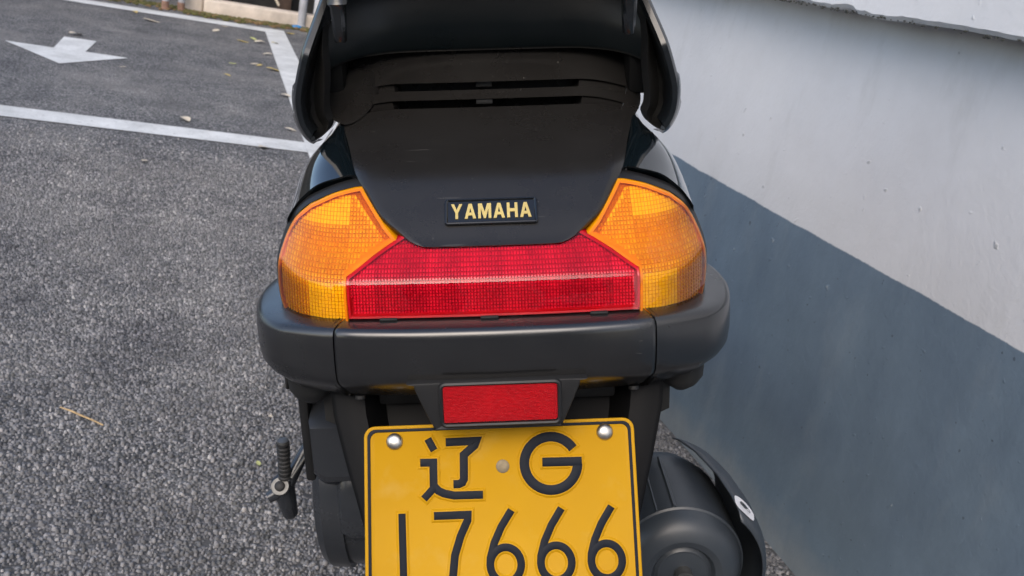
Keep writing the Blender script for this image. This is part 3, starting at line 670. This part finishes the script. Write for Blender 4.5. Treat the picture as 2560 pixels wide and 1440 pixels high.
# side cowls
REAR = [(.102, .10, .794), (.1155, .11, .8035), (.1315, .12, .8015), (.1475, .13, .7965), (.1590, .14, .7885), (.1690, .15, .7785), (.1770, .165, .7640), (.1840, .19, .73), (.186, .21, .66)]
SEC = {.165: [(.110, .800), (.1305, .822), (.144, .821), (.156, .813), (.167, .801), (.1765, .784), (.184, .762), (.189, .72), (.188, .66)],
       .22: [(.118, .812), (.138, .832), (.149, .822), (.159, .811), (.170, .798), (.181, .780), (.190, .758), (.193, .715), (.191, .655)],
       .32: [(.120, .800), (.146, .820), (.160, .812), (.169, .799), (.180, .786), (.191, .772), (.200, .750), (.204, .71), (.198, .645)],
       .50: [(.136, .822), (.156, .828), (.168, .812), (.180, .795), (.193, .776), (.204, .755), (.212, .730), (.214, .69), (.200, .61)],
       .72: [(.130, .79), (.145, .80), (.160, .785), (.174, .765), (.186, .74), (.196, .71), (.202, .67), (.200, .60), (.18, .48)],
       .95: [(.10, .60), (.11, .59), (.125, .57), (.14, .55), (.15, .53), (.158, .50), (.165, .46), (.168, .40), (.16, .33)]}
for s in (1, -1):
    base = [[(x, S(x, z) + .0005 if i < 7 else y, z) for i, (x, y, z) in enumerate(REAR)]] + [[(x, y, z) for x, z in SEC[y]] for y in sorted(SEC)]
    colsv = [cr([b[i] for b in base], 6) for i in range(9)]
    rows = [cr([c[k] for c in colsv], 4) for k in range(len(colsv[0]))]
    R5 = [[Vector((s * p[0], p[1], p[2])) for p in r] for r in rows]
    lip = [p + Vector((0, .004, -.005)) for p in R5[0]]; lip2 = [p + Vector((-s * .004, .012, -.007)) for p in R5[0]]
    sheet('side_cowl', [lip2, lip] + R5, M['gloss'], sc, 0, 50)

# grab rail: a horseshoe hood with hanging wing tips
OUT = [(.0, 1.016), (.05, 1.014), (.095, 1.006), (.125, .986), (.141, .963), (.149, .943), (.156, .925), (.163, .907), (.171, .883), (.1765, .860), (.1755, .840), (.170, .826), (.1635, .8195), (.157, .8215)]
oc = cr(OUT, 5); full2 = [(-p[0], p[1]) for p in oc[::-1]][:-1] + [(p[0], p[1]) for p in oc]
def rail_y(z): return .172 + .55 * max(0, z - .90) - .0 * z
NR = len(full2); R6 = []
for i, p in enumerate(full2):
    a, b = np.array(full2[max(0, i - 1)]), np.array(full2[min(NR - 1, i + 1)]); t = (b - a) / np.linalg.norm(b - a); inn_ = np.array((t[1], -t[0]))   # towards inside
    y = rail_y(p[1]); P = np.array(p); row = []
    tip = min(1, abs(abs(p[0]) - .157) / .02 + max(0, (p[1] - .822) / .02)); fw = .028 + .20 * min(1, max(0, (p[1] - .845) / .06))
    for d, dy in ((-.006, fw), (-.003, .06 if fw > .12 else .02), (.0, .012), (.0012, .004), (.004, .0), (.0085, .0005), (.0105, .004), (.0112, .014), (.0115, fw * .9)):
        q = P + inn_ * d * (1 if tip > .3 else .6); row.append(Vector((q[0], y + dy, q[1])))
    R6.append(row)
rail = sheet('grab_rail', R6, M['rail'], sc, 0, 50)
# centre face of the rail
FB = [(0, .889), (.04, .889), (.085, .889), (.105, .888), (.124, .886), (.140, .882), (.157, .8745), (.166, .867)]
fb = cr(FB, 3); fbm = [(-p[0], p[1]) for p in fb[::-1]][:-1] + [(p[0], p[1]) for p in fb]; R7 = []
for x, zb in fbm:
    col = []; ex = .055 * (abs(x) / .166) ** 4; sx = lambda t: x * (1 - .16 * t * (abs(x) / .16))
    for t, yy, dz in ((0, .36, .006), (0, .278, .001), (0, .270, .0), (0, .266, .0035), (.25, .266, None), (.5, .270, None), (.75, .280, None), (1.0, .30, None)):
        z = zb + dz if dz is not None else zb + (1.004 - zb) * t
        col.append(Vector((sx(t), yy - ex * (1 - t), z)))
    R7.append(col)
sheet('rail_face', R7, M['face'], rail, 0, 60)
for s in (1, -1):
    # wing liner, set back inside the rim
    co = [p for p in oc if p[1] < .935]; inner = cr([(.141, .945), (.146, .92), (.147, .90), (.1465, .885), (.148, .868), (.150, .852), (.1495, .842), (.147, .835), (.151, .826), (.157, .8215)], 6)
    n2 = min(len(co), len(inner)); ci = [inner[int(i * (len(inner) - 1) / (len(co) - 1))] for i in range(len(co))]; R8 = []
    for (xo, zo), (xi, z_i) in zip(co, ci):
        R8.append([Vector((s * (xo + (xi - xo) * t), rail_y(zo) + .010 + .030 * math.sin(math.pi * t) + (.0 if t < 1 else .004), zo + (z_i - zo) * t)) for t in (0.04, .25, .5, .75, 1.0)] + [Vector((s * (xi - .001), rail_y(zo) + .045, z_i))])
    sheet('rail_liner', R8, M['dark'], rail, 0, 50)
    rbox('rail_bracket', (min(s * .138, s * .164), .245, .845), (max(s * .138, s * .164), .33, .895), M['void'], rail, .006)
# carrier whose two hooks hang in front of the rail face
ca = empty('carrier'); ca.parent = sc
bm = bmesh.new(); rbox('carrier_plate', (-.14, .16, .985), (.14, .42, .997), M['dull'], ca, .005)
for s in (1, -1):
    x = s * .1255
    secs = []
    for z, hw, yb, yf in ((.99, .0085, .158, .178), (.944, .0085, .150, .170), (.9415, .0080, .149, .169), (.9395, .0062, .150, .166), (.925, .0056, .150, .165), (.911, .0048, .1515, .164), (.9095, .0040, .153, .163)):
        secs.append([Vector((x - hw, yb + .003, z)), Vector((x - hw * .5, yb, z)), Vector((x + hw * .5, yb, z)), Vector((x + hw, yb + .003, z)), Vector((x + hw, yf, z)), Vector((x - hw, yf, z))])
    loft('carrier_hook', secs, M['rail'], ca, True, 40)

# reflector in its holder
def xyz_poly(P, y0, slope, zref): return [Vector((x, y0 + slope * (z - zref), z)) for x, z in P]
HO = [(-.0635, .668), (-.060, .6695), (.060, .6695), (.0635, .668), (.063, .663), (.0520, .637), (.0485, .6325), (.043, .631), (-.043, .631), (-.0485, .6325), (-.0520, .637), (-.063, .663)]
HO = [tuple(p) for p in cr(HO + [HO[0]], 3)[:-1]]; cz = .650
hs = [[Vector((x * f, -.030 - dy + .10 * (z - .65), cz + (z - cz) * f)) for x, z in HO] for f, dy in ((1.0, -.020), (1.0, .003), (.992, .0038), (.97, .004))]
holder = loft('reflector_holder', hs, M['dull'], sc, True, 50)
RW, RH, RZ, RX = .0880, .0300, .6525, .0022
fr = [[Vector((RX + x, -.034 - dy + .10 * (RZ + z - .65), RZ + z)) for x, z in rrect(RW + 2 * g_, RH + 2 * g_, .0022 + max(0, g_))] for g_, dy in ((.0035, 0), (.0030, .003), (.0016, .0038), (.0004, .003), (.0, .0005))]
V, Fs = grid(fr, close_u=True); mesh('reflector_bezel', V, Fs, M['dull'], holder, True, 40)
V, Fs, T = [], [], []; rr = random.Random(2); st = .0011; nx, nz = int(RW / st), int(RH / st)
for a in range(nx):
    for b in range(nz):
        cx = RX - RW / 2 + (a + .5 * (b % 2) + .5) * st; z = RZ - RH / 2 + (b + .5) * st
        if cx > RX + RW / 2 - st * .4: continue
        k = len(V); t = .55 + .3 * math.sin((a + abs(a - nx / 2) * .0 + b * (1 if a > nx / 2 else -1)) * .9) + rr.uniform(-.2, .2); yb = -.0352 + .10 * (z - .65)
        for i in range(3): an = 2 * math.pi * i / 3 + math.pi / 6 + (math.pi if b % 2 else 0); V.append(Vector((cx + math.cos(an) * st * .62, yb, z + math.sin(an) * st * .62)))
        V.append(Vector((cx, yb - .0003, z))); T += [t * .4] * 3 + [t]; Fs += [(k, k + 1, k + 3), (k + 1, k + 2, k + 3), (k + 2, k, k + 3)]  # prism bases coloured darker, shading between prisms put into the tone
ref = mesh('reflector_lens', [Vector((RX + x, -.0345 + .10 * (RZ + z - .65), RZ + z)) for x, z in rrect(RW, RH, .002)], [tuple(range(20))], M['red_rim'], holder, False)
o = mesh('reflector_optics', V, Fs, M['refl_prism'], holder, False); a = o.data.attributes.new('tone', 'FLOAT', 'POINT'); a.data.foreach_set('value', T); tag(o, kind='stuff')
mesh('reflector_cover', *orient([Vector((RX + x, -.0368 + .10 * (RZ + z - .65), RZ + z)) for x, z in rrect(RW, RH, .002)], [tuple(range(20))]), M['clear_shell'], holder, False)

# licence plate
PT = Vector((0.0005, 0, .6180)); PD = Vector((0, -.4917, -.8708)); PNV = Vector((0, -.8708, .4917))     # top edge, down, outward
def pp(x, d, hgt): return PT + Vector((x / 1000, 0, 0)) + PD * (d / 1000) + PNV * (hgt / 1000)
def prr(x0, x1, d0, d1, r, n=6):
    return [(x + (x0 + x1) / 2, y + (d0 + d1) / 2) for x, y in rrect(x1 - x0, d1 - d0, r, n)]
secs = [[pp(x, d, hh) for x, d in prr(-110 + e, 110 - e, e, 140 - e, 9 - e)] for e, hh in ((0, -1.0), (0, .9), (.4, 1.3), (2.2, 1.3), (2.8, .9), (3.2, .4), (6.8, .4), (7.3, .1))]
plate = loft('licence_plate', secs, M['yellow'], sc, True, 60); plate['label'] = 'yellow licence plate with embossed blue-black characters'
def stroke(name, path, w, prof, mat, closed=False):
    """raised stroke: prof = (extra half width, height) steps from the foot up"""
    P = [np.array(p, float) for p in path]; n = len(P); L = []
    for i in range(n):
        if closed: a, b = P[i - 1], P[(i + 1) % n]; d1 = P[i] - a; d2 = b - P[i]
        else: d1 = P[i] - P[i - 1] if i else P[1] - P[0]; d2 = P[i + 1] - P[i] if i < n - 1 else P[-1] - P[-2]
        d1 = d1 / np.linalg.norm(d1); d2 = d2 / np.linalg.norm(d2); n1 = np.array((-d1[1], d1[0])); n2 = np.array((-d2[1], d2[0])); m = n1 + n2; m = m / np.linalg.norm(m); m = m / max(.5, m @ n1); L.append((P[i], m, d1 if i else d2, d2))
    rows_ = []
    for i, (p, m, d1, d2) in enumerate(L):
        half = []
        for e, hh in prof:
            q = p.copy()
            if not closed and i == 0: q = q - d2 * e
            if not closed and i == n - 1: q = q + d1 * e
            half.append((q, m * (w / 2 + e), hh))
        rows_.append([pp(*(q + mm), hh) for q, mm, hh in half] + [pp(*(q - mm), hh) for q, mm, hh in half[::-1]])
    V, Fs = grid(rows_, close_v=closed)
    if not closed:
        k = len(rows_[0]); Fs.append(tuple(range(k))[::-1]); Fs.append(tuple(range((len(rows_) - 1) * k, len(rows_) * k)))
    return V, Fs
EMB = [(2.5, .05), (1.8, .55), (1.0, 1.25), (.55, 1.32)]; INK = [(.25, 1.2), (.15, 1.7), (-.25, 1.85)]
def character(name, strokes):
    ink_v, ink_f, em_v, em_f = [], [], [], []
    for k, (path, w, cl) in enumerate(strokes):
        for prof, VV, FF in ((INK, ink_v, ink_f), (EMB, em_v, em_f)):
            V, Fs = stroke(name, path, w, [(e, hh + .1 + .012 * k) for e, hh in prof], None, cl); b = len(VV); VV.extend(V); FF.extend(tuple(i + b for i in f) for f in Fs)
    em = mesh('embossing', em_v, em_f, M['yellow'], plate, True, 30); mesh('character', ink_v, ink_f, M['plate_ink'], em, True, 30)
arc = lambda cx, cy, rx, ry, a0, a1, n: [(cx + rx * math.cos(math.radians(a0 + (a1 - a0) * k / n)), cy + ry * math.sin(math.radians(a0 + (a1 - a0) * k / n))) for k in range(n + 1)]
character('liao', [([(-58.2, 11.6), (-53.4, 20.8)], 5.6, False), ([(-43.6, 14.8), (-19.0, 14.5), (-20.5, 18.2), (-29.4, 25.4), (-29.8, 44.5), (-31.2, 47.2), (-34.0, 48.4), (-38.2, 48.4)], 6.2, False),
                   ([(-64.6, 30.4), (-54.2, 30.6), (-54.3, 49.0), (-50.5, 53.2), (-46, 55.4), (-38, 57.3), (-15.0, 57.5)], 6.0, False), ([(-62.2, 59.0), (-54.0, 50.6)], 5.6, False)])
character('letter_g', [(arc(41.0, 34.6, 21.6, 21.3, -32, -357, 40), 7.4, False), ([(34.2, 33.5), (65.9, 33.9)], 6.8, False)])
character('one', [([(-80.2, 70.2), (-79.6, 127.6)], 5.4, False)])
character('seven', [([(-54.4, 72.8), (-27.6, 72.8), (-27.8, 77.2), (-33.6, 89), (-38.6, 104), (-41.4, 127.4)], 5.9, False)])
for k in range(3):
    dx = 40.3 * k
    character('six', [([(7.4 + dx, 70.6), (-1.2 + dx, 83.5), (-7.0 + dx, 95.5), (-10.4 + dx, 107), (-10.8 + dx, 113)], 5.7, False), (arc(1.6 + dx, 112.6, 12.3, 13.4, 0, 351, 40), 5.7, True)])
V, Fs = stroke('b', prr(-106.6, 106.6, 3.4, 136.6, 7.5), 3.0, [(.2, .45), (.0, .95), (-.3, 1.02)], None, True); mesh('border_line', V, Fs, M['plate_ink'], plate, True, 40)
for x, d in ((-85.3, 12.6), (86.0, 11.0)):
    lathe('plate_bolt', pp(x, d, .2), PNV, [(0, .0068), (.0010, .0068), (.0022, .0058), (.0031, .0042), (.0036, .0022), (.0037, .0)], M['steel'], plate, 28, 60)
lathe('plate_rivet', pp(1.8, 35.6, .3), PNV, [(0, .0054), (.0003, .0054), (.0005, .0050), (.0003, .0)], M['dull_metal'], plate, 24, 40)

# rear mudguard behind the plate
R9 = []
for d, hw in ((-34, .139), (-12, .138), (0, .1365), (14, .133), (40, .1265), (70, .118), (100, .110), (140, .104), (230, .098)):
    R9.append([pp(u * hw * 1000, d, -13 - 34 * min(1, max(0, (.80 - abs(u)) / .10)) - 4 * max(0, abs(u) - .9) * 10) + Vector((0, .0, .012)) for u in (-1, -.97, -.93, -.88, -.84, -.80, -.77, -.74, -.70, -.5, -.25, 0, .25, .5, .70, .74, .77, .80, .84, .88, .93, .97, 1)])
sheet('mudguard', R9, M['guard'], sc, .003, 40)
rbox('mudguard_bracket', (-.10, .030, .622), (.10, .06, .640), M['dark'], sc, .003)
for s in (1, -1): lathe('mudguard_screw', (s * .111, .004, .6425), (0, -.3, -1), [(-.002, .0042), (.0008, .0042), (.0016, .002)], M['dark'], sc, 14, up=Vector((0, 1, 0)))

# left side: air cleaner, belt case, kick lever
ab = empty('air_cleaner'); ab.parent = sc
P = [(-.182, .612), (-.105, .612), (-.105, .50), (-.110, .490), (-.172, .490), (-.182, .50)]
secs = [[Vector((x, y, z)) for x, z in P] for y in (.16, .40)]
loft('box', [[Vector((x * .99, .122, .555 if z > .56 else z + .012)) for x, z in P], [Vector((x, .128, .560 if z > .56 else z + .003)) for x, z in P], [Vector((x, .165, .5735 if z > .56 else z)) for x, z in P], [Vector((x, .40, .60 if z > .56 else z)) for x, z in P]], M['engine'], ab, True, 30)
rbox('lid', (-.183, .175, .572), (-.10, .38, .640), M['dull'], ab, .004)
rbox('side_flange', (-.192, .135, .49), (-.1825, .42, .64), M['dull'], ab, .003)
bc = empty('belt_case'); bc.parent = sc
# rounded drum of the final drive, axis across the bike
CY, CZ = .285, .415
prof = [(0, .03), (0, .085), (.004, .1), (.012, .1065), (.034, .1085), (.0345, .104), (.060, .104), (.0605, .098), (.085, .096)]
lathe('drum', (-.203, CY, CZ), (1, 0, 0), prof, M['engine'], bc, 56, 25)
secs = []
for y, zt, zb, g_ in ((.168, .452, .405, .006), (.172, .462, .398, .002), (.185, .488, .390, 0), (.205, .498, .388, 0), (.33, .50, .388, 0)):
    xl, xr = -.172 + g_, -.115
    ring_ = [(xl, zb + .008), (xl, zt - .012), (xl + .004, zt - .003), (xl + .012, zt), (xr, zt), (xr, zb), (xl + .010, zb)]
    secs.append([Vector((x, y, z)) for x, z in ring_])
loft('gear_housing', secs, M['engine'], bc, True, 45)
lathe('filler_boss', (-.176, .175, .478), (-.4, -.7, .5), [(-.02, .013), (.0, .013), (.008, .011), (.010, .006)], M['engine'], bc, 18)
secs = [[Vector((x, y, z)) for x, z in ((-.20, .47), (-.13, .47), (-.13, .36), (-.20, .36))] for y in (.30, .85)]
loft('case_body', secs, M['engine'], bc, True, 30)
kl = empty('kick_lever'); kl.parent = sc
tube('pedal_core', [(-.2305, .205, .452), (-.2265, .2, .502)], .0046, M['pale_steel'], kl, 12)
pr = []; a0 = Vector((-.2302, .204, .456)); a1 = Vector((-.2267, .2, .5))
bp_ = [];
for k in range(46):
    t = k / 45; bp_.append((t * .0445, .0058 + .0011 * (math.sin(t * math.pi * 2 * 8.5) > -.2)))
lathe('pedal_rubber', a0, (a1 - a0), bp_, M['rubber'], kl, 20, 30)
lathe('pedal_tip', a1, (a1 - a0), [(0, .0062), (.003, .0058), (.0042, .002)], M['pale_steel'], kl, 16)
lathe('pivot_washer', (-.2345, .197, .4495), (.05, -.8, .6), [(-.004, .0098), (.0, .0098), (.0012, .0092), (.0014, .006)], M['pale_steel'], kl, 26)
lathe('pivot_pin', (-.2345, .197, .4495), (.05, -.8, .6), [(0, .0056), (.0035, .0054), (.0045, .004), (.0046, .0)], M['dark'], kl, 20)
tube('pivot_block', [(-.2345, .205, .452), (-.2335, .21, .436), (-.2325, .213, .420), (-.2315, .216, .404), (-.231, .217, .400)], [.0105, .0115, .0100, .0085, .005], M['engine'], kl, 16)
tube('pivot_ear', [(-.240, .206, .437), (-.250, .202, .433)], [.008, .006], M['engine'], kl, 12)
tube('lever_arm', [(-.229, .208, .446), (-.214, .225, .470), (-.198, .25, .492)], [.008, .0065, .006], M['engine'], kl, 12)
tube('lever_rod', [(-.222, .199, .458), (-.205, .212, .480), (-.192, .23, .496)], .0016, M['pale_steel'], kl, 8)
tube('brake_cable', [(-.19, .17, .62), (-.206, .16, .595), (-.207, .165, .580), (-.195, .18, .572), (-.185, .2, .575)], .0024, M['rubber'], sc, 8)

# right side: muffler with heat shield
mu = empty('muffler'); mu.parent = sc
E0 = Vector((.1845, .125, .372)); AX = Vector((.02, 1, -.02)).normalized()
lathe('can', E0, AX, [(.0, .0), (.0005, .024), (.002, .028), (.003, .0295), (-.003, .033), (-.0045, .040), (-.002, .050), (.004, .058), (.013, .063), (.018, .0645), (.0195, .0665), (.10, .0665), (.13, .064), (.17, .050), (.20, .03)], M['muffler'], mu, 56, 25)
lathe('end_disc', E0 - AX * .001, AX, [(.0, .0), (.0, .009), (.0015, .010), (.0015, .026), (.003, .028)], M['muffler'], mu, 40, 30)
lathe('outlet', E0 - AX * .012, AX, [(.0, .0075), (.0, .0095), (.014, .0095)], M['pale_steel'], mu, 24, 30)
u_ = AX.cross(Vector((0, 0, 1))).normalized(); w_ = u_.cross(AX).normalized()      # u right, w up
def around(t, ang, r): return E0 + AX * t + (u_ * math.cos(math.radians(ang)) + w_ * math.sin(math.radians(ang))) * r
SHLD = [(.000, 46, .083), (.008, 50, .088), (.025, 55, .0915), (.06, 61, .092), (.11, 69, .087), (.145, 76, .080), (.162, 79, .074), (.170, 70, .070)]
R10 = [[around(t, a, r) for a in np.linspace(-76, top, 24)] for t, top, r in SHLD]
hsld = sheet('heat_shield', R10, M['muffler'], mu, .0014, 40)
tube('can_seam', [around(t, 112, .067) for t in np.linspace(.02, .125, 8)], .0012, M['muffler'], mu, 6)
tube('can_rib', [around(t, 96, .067) for t in np.linspace(.02, .125, 8)], .0022, M['muffler'], mu, 6)
# sticker with a little printed face-like ring on the shield
stc = []
for k in range(28):
    a = 2 * math.pi * k / 28; ca_, sa_ = math.cos(a), math.sin(a); ca_ = math.copysign(abs(ca_) ** .7, ca_); sa_ = math.copysign(abs(sa_) ** .7, sa_); stc.append((.020 + .0115 * ca_, 44 + 9.5 * sa_))
def shr(t): return float(np.interp(t, [q[0] for q in SHLD], [q[2] for q in SHLD])) + .0010
stk = mesh('sticker', [around(t, a, shr(t)) for t, a in stc], [tuple(range(28))], M['sticker'], hsld, False)
for rad_t, rad_a, wv, cxx in ((.0058, 5.4, .16, .020), (.0030, 2.6, .22, .0215)):
    V = []
    for k in range(30):
        a = 2 * math.pi * k / 30; lob = 1 + .22 * math.cos(2 * a)
        for f in (1 - wv, 1.0): V.append(around(cxx + rad_t * math.cos(a) * f * lob, 44 + rad_a * math.sin(a) * f * lob, shr(.020) + .0006))
    mesh('print', V, [(2 * k, 2 * k + 1, (2 * k + 3) % 60, (2 * k + 2) % 60) for k in range(30)], M['ink'], stk, False)
tube('exhaust_pipe', [E0 + AX * .19, Vector((.16, .55, .34)), Vector((.10, .8, .26))], .016, M['muffler'], mu, 14)

# wheels
def wheel(y, r):
    e = empty('wheel'); e.parent = sc; R_ = []
    for k in range(48):
        a = 2 * math.pi * k / 48
        R_.append([Vector((x, y + math.cos(a) * rr_, r + math.sin(a) * rr_)) for x, rr_ in ((-.028, r - .085), (-.045, r - .07), (-.050, r - .045), (-.043, r - .018), (-.022, r - .003), (0, r), (.022, r - .003), (.043, r - .018), (.050, r - .045), (.045, r - .07), (.028, r - .085))])
    V, Fs = grid(R_, close_v=True); mesh('tyre', V, Fs, M['rubber'], e, True, 60)
    lathe('rim', (-.03, y, r), (1, 0, 0), [(0, .02), (0, .05), (.02, .055), (.004, r - .085), (.056, r - .085), (.04, .055), (.06, .05), (.06, .02)], M['pale_steel'], e, 40, 30)
wheel(.30, .235); wheel(1.42, .235)
# the rest of the bike further forward: seat, floor, leg shield, fork, bars
secs = []
for y, hw, z0, z1 in ((.40, .10, .93, .98), (.45, .135, .90, 1.0), (.60, .14, .88, .985), (.80, .13, .80, .90), (.98, .11, .76, .85), (1.05, .08, .77, .82)):
    secs.append([Vector((hw * math.cos(a) , y, (z0 + z1) / 2 + (z1 - z0) / 2 * math.sin(a))) for a in [math.copysign(abs(1), 1) * 2 * math.pi * k / 20 for k in range(20)]])
loft('seat', secs, M['seat'], sc, True, 60)
rbox('floor_board', (-.17, .85, .27), (.17, 1.28, .32), M['dull'], sc, .012)
R11 = [[Vector((x * w, 1.28 + .10 * (1 - x * x) + yo, z)) for x in np.linspace(-1, 1, 13)] for z, w, yo in ((.28, .16, -.02), (.45, .20, 0), (.65, .22, -.02), (.82, .19, -.07), (.95, .13, -.12))]
sheet('leg_shield', R11, M['gloss'], sc, .02, 50)
tube('fork', [(0, 1.42, .235), (0, 1.33, .6), (0, 1.24, .95)], .03, M['dull'], sc, 14)
tube('handlebar', [(-.33, 1.10, .99), (-.15, 1.2, 1.0), (.15, 1.2, 1.0), (.33, 1.10, .99)], .014, M['dull'], sc, 12)
tube('side_stand', [(-.10, .86, .26), (-.21, .93, .045)], [.012, .010], M['dull'], sc, 10)
for pz in ((.0,),):
    secs = [[Vector((x, y, z)) for x, z in ((-.13, .84), (.13, .84), (.16, .6), (-.16, .6))] for y in (.30, .84)]
    loft('body_core', secs, M['dark'], sc)
# engine between the wheel and the floor, and the hanger that carries the muffler
secs = [[Vector((x * k, y, .42 + (z - .42) * k)) for x, z in ((-.12, .60), (.12, .60), (.135, .50), (.135, .36), (.10, .27), (-.10, .27), (-.13, .36), (-.13, .50))] for y, k in ((.47, .70), (.50, .92), (.56, 1.0), (.80, 1.0), (.88, .8))]
loft('engine_block', secs, M['engine'], sc, True, 30)
for k in range(6):
    rbox('cooling_fin', (.10, .56 + k * .035, .34), (.152, .568 + k * .035, .54), M['engine'], sc, .002)
rbox('muffler_hanger', (.075, .28, .35), (.135, .50, .40), M['engine'], sc, .008)
rbox('swing_arm', (.070, .27, .20), (.095, .56, .30), M['engine'], sc, .010)
lathe('axle_nut', (.052, .30, .235), (1, 0, 0), [(0, .022), (.03, .022), (.034, .014), (.05, .014), (.052, .004)], M['pale_steel'], sc, 18)
